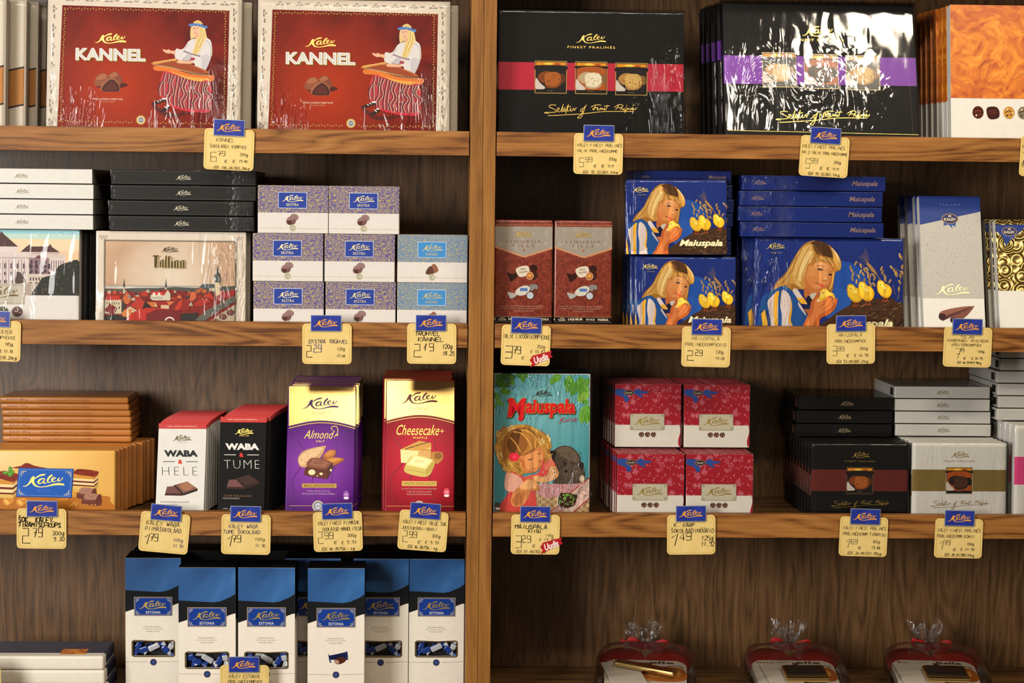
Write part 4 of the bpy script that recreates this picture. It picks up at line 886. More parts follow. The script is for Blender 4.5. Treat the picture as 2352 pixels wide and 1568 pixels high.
# small: one standing on top of three standing ones
mS = measure(1460, 1690, 591, .032, S2, 3, .019); mS2 = measure(1440, 1669, 415, .026, mS['Z']+mS['h'], 4, .019)
hS = mS['h']
FS = (120, -120, 2180, -120+2060*mS['h']/mS['w'])
zS = at(1575, 591, .032).z-hS*math.cos(R(3))
gs, top = girl_box(mS, 'small blue girl-and-chicks box standing on the shelf, lower one of the two', BG, FS, (140, 100, 165), (530, 1000*hS/mS['w']*.80, 960, 1000*hS/mS['w']*.91), (110, 145, 190, 155))
wrap(gs, mS['w'], mS['h'], .019, 'film_left_folds', .0016, 45, corner=[(-mS['w']/2, mS['h']*.4)], nx=40)
zS = max(zS, S2+.019*math.sin(R(3))+.001); put(gs, mS['X'], mS['Y'], zS, 3)
for i, (px, lb) in enumerate(((8, 'second of the small standing blue boxes, only its left edge showing'), (14, 'third of the small standing blue boxes, a thin left edge'), (19, 'rearmost of the small standing blue boxes'))):
    c = dup(gs, lb); put(c, mS['X']-px*.00064, mS['Y']+.0235*(i+1), zS, 3)
zT = zS+hS*math.cos(R(3))+.0022
gu = dup(gs, 'small blue girl-and-chicks box standing raised on the lower one')
a = at(1440, 500, .034); b = at(1668, 500, .034)
put(gu, (a.x+b.x)/2, .030, zT+.019*math.sin(R(4)), 4, 0, -.4)
gu.scale = (1, 1, 1)
def spine_m(r, w, h):
    H = 1000*h/w; A = Art(w, h, (0, 0, 1000, H), .0003, 1e-5); A.logo('9a7c78', 120, H*.48, 95, 1.0); A.text('9a7c78', 'Maiuspala', 765, H*.3, 945, H*.74, .02, .25); A.build('lettering', 'print', r)
zf = mB['Z']+mB['h']*math.cos(R(5))+.0012; mf_ = mflat(1702, 2030, 439, 475, .035); hb = (at(1860, 402, .037).z-zf)/4
pf = None
for i, dx in enumerate((.001, -.0022, -.0012, .0022)):
    if pf is None: pf = flat_box('chocolate_box', '', 'flat large blue boxes on the second shelf', mf_['w'], hb-.0014, .15, 'royal_blue', spine_m, 'film_spine_left'); c = pf
    else: c = dup(pf)
    c['label'] = f'{ordn[i]} of the four large blue boxes lying flat above the girl and chicks'; put(c, mf_['X']+dx, .037, zf+i*hb, 0, (.4, -.5, .3, -.2)[i])
mg = mflat(1456, 1680, 392, 425, .060); nS = 6; hs_ = (at(1568, 390, .058).z-zT)/nS
pf = None; on6 = ['lowest', 'second', 'third', 'fourth', 'fifth', 'topmost']
for i in range(nS):
    if pf is None: pf = flat_box('chocolate_box', '', 'flat small blue boxes on the second shelf', mg['w'], hs_-.0014, .13, 'royal_blue', spine_m, 'cellophane'); c = pf
    else: c = dup(pf)
    c['label'] = f'{on6[i]} of the six small blue boxes lying flat behind the raised girl box'; put(c, mg['X']+(.001, 0, .0032, .0038, .001, -.0005)[i], .0585, zT+i*hs_, 0, (.5, -.4, .2, -.6, .3, 0)[i])

# ---- silver and blue bar box, gold bar box
def filigree(name, bg, fg, sc, metal=0, bump=0, rough=.3):
    t = NT(name); v = t.coord(scale=(sc, .001, sc)); n = t.noise(v, 1.0, 2, .5, 2.4); s_ = t.math('ABSOLUTE', t.math('SINE', t.math('MULTIPLY', n, 34)))
    c = t.ramp(s_, [(.1, fg), (.35, bg)]); t.bsdf(c, rough, metal, .5, 0, s_ if bump else None, bump or .2, .002); M[name] = t.m
filigree('silver_filigree', 'b4afa6', '96928b', 60, 0, 0, .25); 
def swirl(name):
    t = NT(name); v = t.coord(scale=(46, .001, 46)); vor = t.n('ShaderNodeTexVoronoi', feature='F1', _Scale=1.0, _Randomness=.6); t.l(v, vor.inputs['Vector'])
    h = t.math('SINE', t.math('MULTIPLY', vor.outputs['Distance'], 20)); t.bsdf('dcbc72', .36, 1, .5, 0, h, .8, .0018); M[name] = t.m
swirl('embossed_gold')
LB = 15
mu = measure(2110, 2250, 452, .030, S2, LB, .016)
FU = fr(mu, 1478, 265, 1915)
def badge(A, cx, cy, k=1.0, c='1c2c5c'):
    A.poly('274a9a', [(cx-44*k, cy+18*k), (cx+44*k, cy+18*k), (cx+36*k, cy+56*k), (cx+10*k, cy+42*k), (cx+16*k, cy+68*k), (cx-14*k, cy+40*k), (cx-46*k, cy+50*k)], False)
    A.ell('a87c4c', cx, cy, 60*k, 36*k, 0, 22); A.ell(c, cx, cy, 54*k, 31*k, 0, 22); A.text('d9c49a', 'KALEV', cx-42*k, cy-6*k, cx+42*k, cy+15*k, .035); A.ell('d9c49a', cx, cy-19*k, 12*k, 6*k)
tu = empty('chocolate_box'); tag(tu, 'slim silver box with blue top and cinnamon-like rolls, leaning frontmost', 'chocolate box', 'slim silver and blue boxes')
carton(tu, mu['w'], mu['h'], .0155, 'white_board', .0006)
A = Art(mu['w'], mu['h'], FU, .0003); A.rect('aaaaaa', FU[0], 265, FU[2], 985*1.0); A.build('silver_panel', 'silver_filigree', tu)
A = Art(mu['w'], mu['h'], FU, .0006); A.poly('22397f', [(1478, 265), (1915, 265), (1915, 372), (1478, 470)], False)
badge(A, 1694, 425); 
A.text('8f98b4', 'TULJAK', 1620, 320, 1775, 336, -.02, 0, 1.3); A.poly('5a3430', '1590,1090 1680,1060 1830,1040 1800,1060 1640,1130 1610,1140'); A.poly('8a5a48', '1600,1080 1700,1052 1820,1040 1680,1090 1620,1110'); A.poly('7a4a3e', '1670,1120 1760,1080 1840,1035 1790,1100 1720,1150 1690,1160'); A.ell('3c2222', 1612, 1115, 28, 24); A.ell('3c2222', 1690, 1138, 26, 20)
A.build('cover_print', 'gloss_print', tu)
A = Art(mu['w'], mu['h'], FU, .0009); A.logo('cdb26a', 1690, 925, 250, .9); A.build('logo', 'pale_gold_foil', tu)
put(tu, mu['X'], mu['Y'], mu['Z'], LB)
for i, (px, lb) in enumerate(((2098, 'second of the slim silver and blue boxes, behind the leaning front one'), (2080, 'third of the slim silver and blue boxes from the front'), (2063, 'rearmost slim silver and blue box, next to the large girl box'))):
    c = dup(tu, lb); put(c, at(px, 455, mu['Y']+.06+.0195*(i+1)).x+mu['w']/2, mu['Y']+.0195*(i+1), mu['Z'], LB)
mv = measure(2285, 2425, 506, .030, S2, LB, .016)
gv = empty('chocolate_box'); tag(gv, 'embossed gold box cut by the right edge, white below', 'chocolate box', 'slim embossed gold boxes')
carton(gv, mv['w'], mv['h'], .0155, 'white_board', .0006)
FV = fr(mv, 2045, 440, 2502)
A = Art(mv['w'], mv['h'], FV, .0003); A.rect('cccccc', 2045, 440, 2502, 965); A.build('embossed_gold_panel', 'embossed_gold', gv)
A = Art(mv['w'], mv['h'], FV, .0011); A.poly('22397f', '2045,480 2260,478 2260,500 2220,540 2160,570 2120,640 2090,560 2050,530', False); badge(A, 2148, 530, .95); A.build('cover_print', 'gloss_print', gv)
put(gv, mv['X'], mv['Y'], mv['Z'], LB)
for i, (px, lb) in enumerate(((2272, 'second slim embossed gold box, its pale side showing'), (2258, 'rearmost slim embossed gold box, beside the silver one'))):
    c = dup(gv, lb); put(c, at(px, 505, mv['Y']+.055+.0195*(i+1)).x+mv['w']/2, mv['Y']+.0195*(i+1), mv['Z'], LB)
# ---------------------------------------------------------------- third shelf
S3 = ZS[2]
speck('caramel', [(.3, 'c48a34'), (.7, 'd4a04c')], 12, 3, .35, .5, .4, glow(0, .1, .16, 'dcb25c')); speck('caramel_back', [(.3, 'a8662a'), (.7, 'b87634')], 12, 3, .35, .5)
def bar(parent, w, h, t, mat, bev=.004, name='wrapper'):
    bm = bmesh.new(); addbox(bm, -w/2, w/2, 0, t, 0, h, bev, 0, 3); return obj(name, bm, mat, parent, True)
YT = .031; mi = measure(-57, 265, 1035, YT, S3, 3, .0155)
GT = 'caramel-coloured cake chocolate bars standing on edge'
ti = empty('chocolate_bar'); tag(ti, 'large caramel-coloured chocolate bar with layered cake slices and blue plate, frontmost', 'chocolate bar', GT)
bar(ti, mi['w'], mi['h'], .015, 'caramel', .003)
FI = (-57*7.84, 275, 2078, 275+(2078+57*7.84)*mi['h']/mi['w'])
A = Art(mi['w'], mi['h'], FI, .0003)
A.poly('b06a22', [(-440, 1130), (400, 1110), (1200, 1120), (1900, 1100), (1990, 1200), (1990, 1500), (-440, 1500)])
def cake(A, x0, y0, x1, ys, dx, top):
    n = len(ys)-1; cols = ('c98a34', 'e8cf98', '6a1c0c', 'e8cf98', '6a1c0c', 'd8b060')
    for i in range(n):
        A.poly(cols[i], [(x0, ys[i]+ (0 if i else -6)), (x1, ys[i]+dx*.3), (x1, ys[i+1]+dx*.3), (x0, ys[i+1])], False)
    for i in range(n): A.poly(('a8702a', 'd0b47c', '56160a', 'd0b47c', '56160a', 'b8904a')[i], [(x1, ys[i]+dx*.3), (x1+dx, ys[i]-dx*.55), (x1+dx, ys[i+1]-dx*.5), (x1, ys[i+1]+dx*.3)], False)
    A.poly('7a2410', top)
    rr = random.Random(int(x0))
    xs = [p[0] for p in top]; ysx = [p[1] for p in top]; mx, my = sum(xs)/len(xs), sum(ysx)/len(ysx)
    for _ in range(60):
        p = rr.choice(top); u = rr.random()**.6*.85; A.ell(('8c3016', '5c1a0a', 'a04020')[rr.randrange(3)], mx+(p[0]-mx)*u+rr.uniform(-30, 30), my+(p[1]-my)*u+rr.uniform(-8, 8), rr.uniform(6, 16), rr.uniform(4, 8), 0, 7)
A.poly('d8b060', '255,600 345,600 345,700 260,690', False); A.poly('7a2410', '250,605 300,575 380,560 450,512 520,515 600,550 700,575 820,605')
cake(A, 1310, 720, 1690, (700, 780, 820, 850, 890, 915, 980), 75, [(1330, 690), (1345, 650), (1410, 612), (1600, 625), (1700, 640), (1775, 660), (1760, 710), (1690, 755), (1600, 740), (1480, 730), (1400, 715)])
cake(A, -440, 800, 235, (800, 880, 930, 970, 1030, 1060, 1130), 80, [(-440, 760), (-200, 690), (0, 665), (80, 650), (200, 680), (320, 710), (330, 780), (240, 850), (120, 830), (0, 800), (-200, 800), (-440, 820)])
for cx, cy, rx, ry, a in ((185, 625, 35, 55, 0), (105, 690, 62, 30, 5), (185, 715, 42, 45, 0), (225, 680, 30, 40, 30)): A.ell('4a8a28', cx, cy, rx, ry, a); A.ell('6aa83c', cx-6, cy-8, rx*.5, ry*.55, a)
for x, y in ((60, 1180), (300, 1190)): A.poly('d09038', [(x, y), (x+60, y-40), (x+180, y-30), (x+190, y+20), (x+90, y+105), (x+10, y+70)]); A.poly('e8b25a', [(x+20, y+20), (x+80, y-20), (x+100, y+30), (x+90, y+90)]); A.line('a8641c', [(x+60, y-20), (x+120, y+20), (x+170, y-10)], 14)
A.poly('c07a28', '1040,1160 1220,1140 1230,1190 1060,1200'); A.poly('d09038', '1290,1040 1360,1020 1380,1070 1310,1100')
for x, y in ((1395, 950), (1485, 1055)):
    A.poly('6a3426', [(x, y+110), (x+20, y+90), (x+250, y+110), (x+340, y+80), (x+345, y+200), (x+240, y+225), (x, y+190)]); A.poly('a07260', [(x+40, y+100), (x+80, y), (x+290, y+20), (x+250, y+110)]); A.poly('5c2c20', [(x+250, y+110), (x+295, y+20), (x+340, y+30), (x+335, y+130), (x+280, y+200)]); A.line('7c4636', [(x+20, y+115), (x+245, y+135)], 12, False); A.logo('8a5c4c', x+170, y+55, 100)
for x in (1530, 1580, 1660, 1720): A.ell('c48a50', x, 1262, 16, 12)
for x, y in ((1270, 1280), (1330, 1240), (1370, 1260)): A.line('d89a40', [(x-20, y+20), (x+40, y-30)], 24)
A.build('cake_picture', 'gloss_print', ti); yt = A.y
A = Art(mi['w'], mi['h'], FI, yt+.0003)
A.poly('14418f', '340,595 1328,608 1292,1138 292,1120', False); A.poly('1a56b0', '352,606 1312,620 1280,1128 306,1110', False)
A.poly('8fa6c8', [(368, 622), (1298, 634), (1264, 1112), (322, 1096), (322, 1092), (1260, 1107), (1294, 638), (368, 626)], False); A.line('8fa6c8', [(368, 622), (322, 1094)], 5, False); A.line('8fa6c8', [(1298, 634), (1264, 1110)], 5, False)
for x, y, sx, sy in ((385, 655, 1, 1), (1275, 665, -1, 1), (350, 1075, 1, -1), (1245, 1085, -1, -1)):
    A.line('b8b49c', [(x+sx*95, y+sy*6), (x+sx*50, y), (x+sx*10, y+sy*8), (x+sx*2, y+sy*50), (x+sx*6, y+sy*90)], 14); A.ring('b8b49c', x+sx*34, y+sy*30, 8, 16, 8)
A.text('7896c8', 'MILK', 690, 992, 905, 1025, -.02, 0, 1.8); A.build('name_plate', 'gloss_print', ti)
A = Art(mi['w'], mi['h'], FI, A.y+.0003); A.logo('d9c48a', 790, 828, 760, .95); A.build('logo', 'gold_foil', ti)
put(ti, mi['X'], mi['Y'], mi['Z'], 3)
tb_ = empty('chocolate_bar'); tag(tb_, '', 'chocolate bar', GT); bar(tb_, mi['w'], mi['h'], .015, 'caramel_back', .003)
nm = ['second', 'third', 'fourth', 'fifth', 'sixth', 'seventh', 'eighth', 'ninth', 'rearmost']
for i in range(9):
    c = tb_ if i == 0 else dup(tb_); c['label'] = f'caramel-coloured chocolate bar standing on edge, {nm[i]} from the front of its row'
    put(c, mi['X']+(.004, .0065, .011, .013, .018, .026, .027, .032, .036)[i], mi['Y']+.0172*(i+1), mi['Z'], 3)
ztt = mi['Z']+mi['h']*math.cos(R(3))+.0005; YF = .131
mz = mflat(3, 300, 960, 974, YF); hz = (at(150, 911, YF).z-ztt)/7
tf_ = empty('chocolate_bar'); tag(tf_, '', 'chocolate bar', 'caramel-coloured chocolate bars lying flat')
bm = bmesh.new(); addbox(bm, -mz['w']/2, mz['w']/2, 0, .1, 0, hz-.0003, .0035, 0, 3); obj('wrapper', bm, 'caramel_back', tf_, True)
A = Art(mz['w'], hz, (0, 0, 1000, 1000*hz/mz['w']), .0002); A.text('6e4418', 'KALEV 300 g', 60, 16, 215, 34, 0); A.text('6e4418', 'ŠOKOLAAD TIRAMISU MAITSELISE TÄIDISEGA KÜPSISEGA', 300, 18, 700, 32, -.01); A.build('lettering', 'print', tf_)
for i in range(7):
    c = tf_ if i == 0 else dup(tf_); c['label'] = 'caramel-coloured chocolate bar lying flat, '+('lowest', 'second from the bottom', 'third from the bottom', 'middle one', 'fifth from the bottom', 'second from the top', 'topmost')[i]+' of seven'
    put(c, mz['X']+(.001, .001, .0008, .0012, 0, -.002, -.003)[i], YF, ztt+i*hz, 0, (.1, -.2, .2, -.1, .3, -.2, .2)[i])

# ---- slim black-and-white bars with a red top
LW = 17
def waba(md, label, grp, dark, F, sh):
    w, h = md['w'], md['h']; r = empty('chocolate_bar'); tag(r, label, 'chocolate bar', grp)
    bm = bmesh.new(); addbox(bm, -w/2, w/2, 0, .0095, 0, h*.94, .0006); obj('carton', bm, 'black_board' if dark else 'waba_white', r)
    bm = bmesh.new(); addbox(bm, -w/2-.0001, w/2+.0001, -.0001, .0096, h*.94, h, .0006); obj('red_top_band', bm, 'waba_red', r)
    fg = 'd9d6d0' if dark else '17181a'; A = Art(w, h, F, .0003); A.sh = (F[1], sh); dx, dy = (480, -30) if dark else (0, 0)
    A.text('e8b8a0', 'ILMA LISATUD SUHKRUTA', 1340+dx, 458+dy, 1576+dx, 468+dy, .02, 0, 1.1); A.build('band_lettering', 'print', r)
    A = Art(w, h, F, .0003); A.sh = (F[1], sh)
    A.text(fg, 'WABA', 1305+dx+12*dark, 655+dy, 1575+dx+12*dark, 708+dy, .055); A.text('c8281c', '&', 1414+dx+12*dark, 730+dy, 1450+dx+12*dark, 765+dy, .05)
    for x0, x1 in ((1294, 1388), (1478, 1572)): A.line(fg, [(x0+dx+12*dark, 747+dy), (x1+dx+12*dark, 747+dy)], 5, False)
    A.text(fg, 'TUME' if dark else 'HELE', 1283+dx+20*dark, 790+dy, 1565+dx+20*dark, 857+dy, -.028, 0, 1.15 if dark else 1.35); A.build('title_lettering', 'print', r)
    A = Art(w, h, F, .0003); A.sh = (F[1], sh); ox = dx+20*dark
    A.poly('3c1c18', [(1297+ox, 1018+dy), (1300+ox, 1008+dy), (1320+ox, 948+dy), (1380+ox, 942+dy), (1450+ox, 1004+dy), (1440+ox, 1020+dy)], False); A.poly('6a4442', [(1302+ox, 1002+dy), (1318+ox, 948+dy), (1385+ox, 942+dy), (1445+ox, 1002+dy)], False)
    A.poly('2a1412', [(1372+ox, 940+dy), (1380+ox, 932+dy), (1450+ox, 998+dy), (1562+ox, 962+dy), (1560+ox, 980+dy), (1448+ox, 1018+dy)], False); A.poly('3a2420' if dark else '7a5040', [(1380+ox, 934+dy), (1482+ox, 906+dy), (1560+ox, 962+dy), (1452+ox, 996+dy)], False)
    if not dark: A.poly('9a6a50', [(1420+ox, 940), (1480+ox, 912), (1530+ox, 950), (1470+ox, 980)])
    A.build('chocolate_picture', 'gloss_print', r)
    A = Art(w, h, F, .0003); A.sh = (F[1], sh)
    if dark: A.text('8a5c34', 'TUME ŠOKOLAAD', 1772, 1034, 1995, 1052, .0, 0, 1.1); A.text('a09890', 'MAGUSAINEGA', 1768, 1058, 1900, 1070); A.text('a09890', '100 g', 1762, 1140, 1828, 1154)
    else: A.text('6a3c24', 'PIIMAŠOKOLAAD', 1262, 1062, 1490, 1076, .0, 0, 1.1); A.text('a8a098', 'MAGUSAINEGA', 1262, 1086, 1395, 1097)
    A.build('small_lettering', 'print', r)
    A = Art(w, h, F, .0005); A.sh = (F[1], sh); A.logo('c9983c' if dark else '6a5a3c', (1950 if dark else 1452), (530 if dark else 558), 150, 1.2); A.text('b89048' if dark else 'a89c84', 'ANNO 1806', *((1910, 558, 1988, 568) if dark else (1415, 590, 1493, 597)), -.01); A.build('logo', 'gold_foil' if dark else 'print', r)
    return r
flat('waba_white', 'cfccc6', .35); flat('waba_red', 'b5120e', .35)
mw1 = measure(365, 475, 973, .030, S3, LW, .0095); mw2 = measure(507, 613, 958, .030, S3, LW, .0095)
w1 = waba(mw1, 'white slim chocolate bar with red top band, frontmost of its row', 'white slim chocolate bars', False, fr(mw1, 1272, 437, 1657), -.076)
put(w1, mw1['X'], mw1['Y'], mw1['Z'], LW)
w2 = waba(mw2, 'black slim chocolate bar with red top band, frontmost of its row', 'black slim chocolate bars', True, fr(mw2, 1766, 410, 2136), -.057)
put(w2, mw2['X'], mw2['Y'], mw2['Z'], LW)
for src, md, nmn, dxx in ((w1, mw1, 'white', (.002, .003, .0045, .0065, .009, .0115, .014, .0165, .019, .0215)), (w2, mw2, 'black', (.007, .009, .011, .0135, .016, .019, .022, .025, .028, .031))):
    for i in range(10):
        c = dup(src, f'{nmn} slim chocolate bar, '+(nm[i] if i < 9 else 'rearmost').replace('rearmost', 'tenth' if i == 8 else 'rearmost')+' from the front of its leaning row')
        put(c, md['X']+dxx[i]*.8, md['Y']+.0155*(i+1), md['Z'], LW-1.6*(i+1))

# ---- gold-topped 300 g bars
LB3 = 18
def finest_bar(md, label, grp, F, sh, base, dark, kind):
    w, h = md['w'], md['h']; r = empty('chocolate_bar'); tag(r, label, 'chocolate bar', grp)
    bm = bmesh.new(); addbox(bm, -w/2, w/2, 0, .0125, 0, h, .0022, 0, 3); obj('carton', bm, base, r, True)
    L, T, Rr, B = F; W = Rr-L; cx = (L+Rr)/2
    def mk(y): A = Art(w, h, F, y); A.sh = (T, sh); return A
    arc = [(L+6+(W-12)*i/14, T+(.60*W if kind else .605*W)-.085*W*math.sin(math.pi*i/14)) for i in range(15)]
    A = mk(.0003); A.poly('d0a850', [(L+6, T+8), (Rr-6, T+8)]+arc[::-1], False); A.build('gold_top_panel', 'gold_cover', r)
    A = mk(.0005); A.line(dark, [(x, y+7) for x, y in arc], 4, False); A.line('c9a35a', [(x, y+18) for x, y in arc], 7, False); A.line('c9a35a', [(L+10, B-W*.12), (Rr-10, B-W*.12)], 3, False)
    cy = T+W*1.24 if kind == 0 else T+W*1.15
    sc_ = W/530
    for q in range(3): A.line('561a74' if kind == 0 else '84142a', [(cx-200*sc_+q*160*sc_, B-W*.15), (cx-230*sc_+q*150*sc_, B-W*.5), (cx-120*sc_+q*120*sc_, B-W*.8), (cx-200*sc_+q*150*sc_, B-W*1.1)], 6)
    A.build('scroll_lines', 'gloss_print', r)
    A = mk(.0007); ink = dark
    if kind == 0:
        A.logo(ink, 467, 334, 285); A.text(ink, 'FINEST', 403, 400, 545, 420, -.015, 0, 1.45); A.build('logo', 'gloss_print', r); A = mk(.0007)
        A.text('d8b060', 'Almond', 336, 545, 575, 610, -.005, .5); A.line('d8b060', '570,600 600,560 595,520 570,512 550,525 560,545', 4); A.text('d8b060', '+', 582, 565, 608, 592, -.01); A.text('c9a878', 'SALT', 432, 622, 498, 638, 0, 0, 1.2); A.build('title_lettering', 'gold_foil', r); A = mk(.0007)
        A.poly('c09468', '290,770 320,720 380,690 500,665 500,690 470,750 420,800 370,830 310,830'); A.poly('d8b488', '300,765 330,725 390,698 480,680 450,730 390,780 340,815 305,810')
        rr = random.Random(5)
        for _ in range(40): A.ell('a87c50', rr.uniform(315, 460), rr.uniform(695, 800), 4, 3, 0, 6)
        A.poly('a05c20', '480,755 510,715 550,695 585,705 575,745 520,770'); A.poly('c07c34', '500,740 520,712 555,702 570,725 530,750'); A.poly('a05c20', '490,775 560,755 648,765 620,795 560,820 520,800'); A.poly('c88838', '510,778 570,760 625,768 580,790 540,800')
        A.poly('5a2210', '345,850 350,895 500,922 520,915 560,840 545,800 400,760 380,800'); A.poly('7c4430', '360,825 405,758 560,795 512,845'); A.poly('8f5a44', '380,815 410,768 530,795 498,835', False); A.poly('43180c', '512,845 560,795 565,835 518,920', False); A.line('43180c', '348,840 505,870', 6, False); A.logo('6a3826', 450, 798, 90)
        for x, y, a, b in ((398, 872, 28, 22), (470, 884, 14, 10), (546, 855, 8, 10), (440, 900, 6, 5)): A.ell('e0d0a8', x, y, a, b)
        A.build('almond_picture', 'gloss_print', r); A = mk(.0007)
        A.rect('b08c48', 322, 958, 590, 992); A.text('6a5020', 'MILK CHOCOLATE', 340, 966, 570, 984, .02, 0, 1.1); A.text('c8a8c8', 'PIIMAŠOKOLAAD', 365, 1010, 538, 1022, 0, 0, 1.1); A.text('c8a8c8', 'SOOLATUD MANDLITEGA', 324, 1032, 578, 1044, 0, 0, 1.1)
        bx, by = 664, 1058; c1 = '8a4aa8'; sx = 445
    else:
        A.logo(ink, 1240, 292, 285); A.text(ink, 'FINEST', 1178, 364, 1318, 384, -.015, 0, 1.45); A.build('logo', 'gloss_print', r); A = mk(.0007)
        A.text('e0b868', 'Cheesecake', 1064, 500, 1395, 580, -.0, .45); A.text('e0b868', '+', 1400, 532, 1430, 562, -.01); A.text('d8b080', 'WAFFLE', 1188, 592, 1302, 608, 0, 0, 1.2); A.build('title_lettering', 'gold_foil', r); A = mk(.0007)
        A.poly('dcc070', '1094,690 1100,790 1240,800 1330,720 1330,640', False); A.poly('c9923c', '1095,690 1240,622 1330,640 1335,668 1230,700', False); A.poly('ecd898', '1096,694 1230,700 1240,800 1100,792', False)
        for q in range(4): A.line('3a2010', [(1130+q*45, 690-q*14), (1185+q*42, 668-q*12)], 6, False)
        A.poly('c08840', '1236,710 1260,690 1325,690 1330,750 1300,775 1240,745'); A.poly('b87c34', '1326,720 1370,705 1418,715 1420,760 1380,800 1340,775'); A.ell('8a5420', 1385, 738, 30, 26)
        for q in range(5): A.line('e0b870', [(1245+q*18, 700), (1250+q*18, 755)], 4, False); A.line('e0b870', [(1240, 705+q*12), (1325, 708+q*12)], 4, False)
        A.poly('c8b25c', '1132,815 1140,870 1290,900 1345,840 1345,770 1200,732'); A.poly('e4d68c', '1138,808 1200,730 1348,768 1290,842', False); A.poly('efe4a8', '1160,800 1208,742 1325,770 1280,825', False); A.poly('b49c48', '1290,845 1347,772 1347,838 1292,898', False); A.line('a8903c', '1134,840 1290,870', 4, False); A.logo('c8b870', 1240, 780, 90)
        A.build('cheesecake_picture', 'gloss_print', r); A = mk(.0007)
        A.rect('c8a450', 1107, 932, 1374, 970); A.text('7a6020', 'WHITE CHOCOLATE', 1122, 942, 1362, 960, .02, 0, 1.1)
        for j, (s_, a, b) in enumerate((('JUUSTUKOOGIMAITSELINE', 1106, 1374), ('VALGE ŠOKOLAAD', 1146, 1334), ('VAHVLITÜKKIDEGA', 1143, 1336))): A.text('d8b0a0', s_, a, 986+j*20, b, 998+j*20, 0, 0, 1.1)
        bx, by = 1450, 1030; c1 = 'd84a5c'; sx = 1240
    A.build('description_lettering', 'gloss_print', r); A = mk(.0007)
    A.ell(c1, bx, by-12, 24, 34); A.ell('e8dce0', bx, by+12, 20, 10); A.text('f0e0e8', '155', bx-12, by-24, bx+12, by-8); A.build('energy_badge', 'gloss_print', r); A = mk(.0009)
    A.ell('b8b0a4', sx, B-W*.115, 44, 44, 0, 22); A.ell('5a5e70', sx, B-W*.115, 33, 33, 0, 20); A.ell('b8b8c0', sx, B-W*.115, 26, 26, 0, 20); A.text('3c4468', 'KALEV', sx-20, B-W*.13, sx+20, B-W*.10); A.build('seal', 'gloss_print', r)
    return r
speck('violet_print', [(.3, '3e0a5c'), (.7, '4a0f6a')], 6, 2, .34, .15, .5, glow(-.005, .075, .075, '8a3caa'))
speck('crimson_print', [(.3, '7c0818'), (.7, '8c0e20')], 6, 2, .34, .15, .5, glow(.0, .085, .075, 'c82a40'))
ma = measure(662, 818, 886, .031, S3, LB3, .0125); mc = measure(887, 1045, 873, .031, S3, LB3, .0125)
fa = finest_bar(ma, 'violet and gold almond chocolate bar, frontmost of its leaning row', 'violet and gold chocolate bars', (213, 190, 746, 190+533*ma['h']/ma['w']*math.cos(R(LB3-7.5))), -.024, 'violet_print', '3a0c58', 0)
put(fa, ma['X'], ma['Y'], ma['Z'], LB3)
fc = finest_bar(mc, 'crimson and gold cheesecake chocolate bar, frontmost of its leaning row', 'crimson and gold chocolate bars', (982, 148, 1516, 148+534*mc['h']/mc['w']*math.cos(R(LB3-7.5))), -.008, 'crimson_print', '5c1018', 1)
put(fc, mc['X'], mc['Y'], mc['Z'], LB3)
for src, md, nmn, offs in ((fa, ma, 'violet and gold', (.0045, .0055, .003, .004, .0055, .007)), (fc, mc, 'crimson and gold', (-.004, -.0055, -.003, -.004, -.003, -.002))):
    for i in range(6):
        c = dup(src, f'{nmn} chocolate bar, {nm[i] if i < 5 else "rearmost"} from the front of its leaning row'); put(c, md['X']+offs[i], md['Y']+.0195*(i+1), md['Z'], LB3-1.2*(i+1))
# ---- box with a curly-haired child and two kittens
mkx = measure(1135.5, 1356, 859, .032, S3, 4, .022)
kk = empty('chocolate_box'); tag(kk, 'turquoise box with a curly-haired child, kittens and red title', 'chocolate box', 'turquoise kitten boxes')
speck('turquoise_print', [(.3, '3a8a94'), (.7, '4a9aa2')], 5, 2, .28, .5, .4, glow(.0, .17, .10, '74b0b4'))
carton(kk, mkx['w'], mkx['h'], .0215, 'white_board', .0006)
FK = fr(mkx, 26, 42, 1080)
A = Art(mkx['w'], mkx['h'], FK, .0003); A.rect('4a9aa2', 34, 50, 1072, 1700); A.build('sky_panel', 'turquoise_print', kk)
A = Art(mkx['w'], mkx['h'], FK, .0005); rr = random.Random(8)
def leaf(x, y, l, a, c='5a9a28'):
    c_, s_ = math.cos(R(a)), math.sin(R(a)); P = [(0, 0), (.3, .26), (.65, .24), (1, 0), (.65, -.22), (.3, -.26)]
    A.poly(c, [(x+(p*c_-q*s_)*l, y+(p*s_+q*c_)*l) for p, q in P]); A.line('7ab848', [(x, y), (x+c_*l*.9, y+s_*l*.9)], 3, False)
for x, y, l, a, c in ((40,60,120,30,'4a8a28'),(100,55,160,10,'3f7a22'),(180,70,120,60,'5c9c2c'),(260,55,150,5,'3f7a22'),(330,60,90,80,'5a9a28'),(30,130,150,20,'4a8a28'),(60,170,150,-5,'5c9a34'),(30,250,110,60,'6aa83c'),(90,230,120,10,'5a9a28'),(40,330,110,35,'6aa83c'),(20,380,60,60,'5a9a28'),
  (760,60,150,150,'6aa83c'),(700,70,110,120,'5a9a28'),(860,60,190,100,'4f9028'),(830,60,90,60,'6aa83c'),(980,70,160,95,'5a9a28'),(960,120,190,120,'4f9028'),(1060,90,150,120,'5c9c2c'),(1050,180,200,120,'76b03c'),(960,170,150,60,'5a9a28'),(1060,240,150,130,'8abc40'),(1068,350,90,180,'5a9a28'),(1060,380,220,112,'6aa83c'),(1068,460,130,100,'5a9a28')): leaf(x, y, l, a, c)
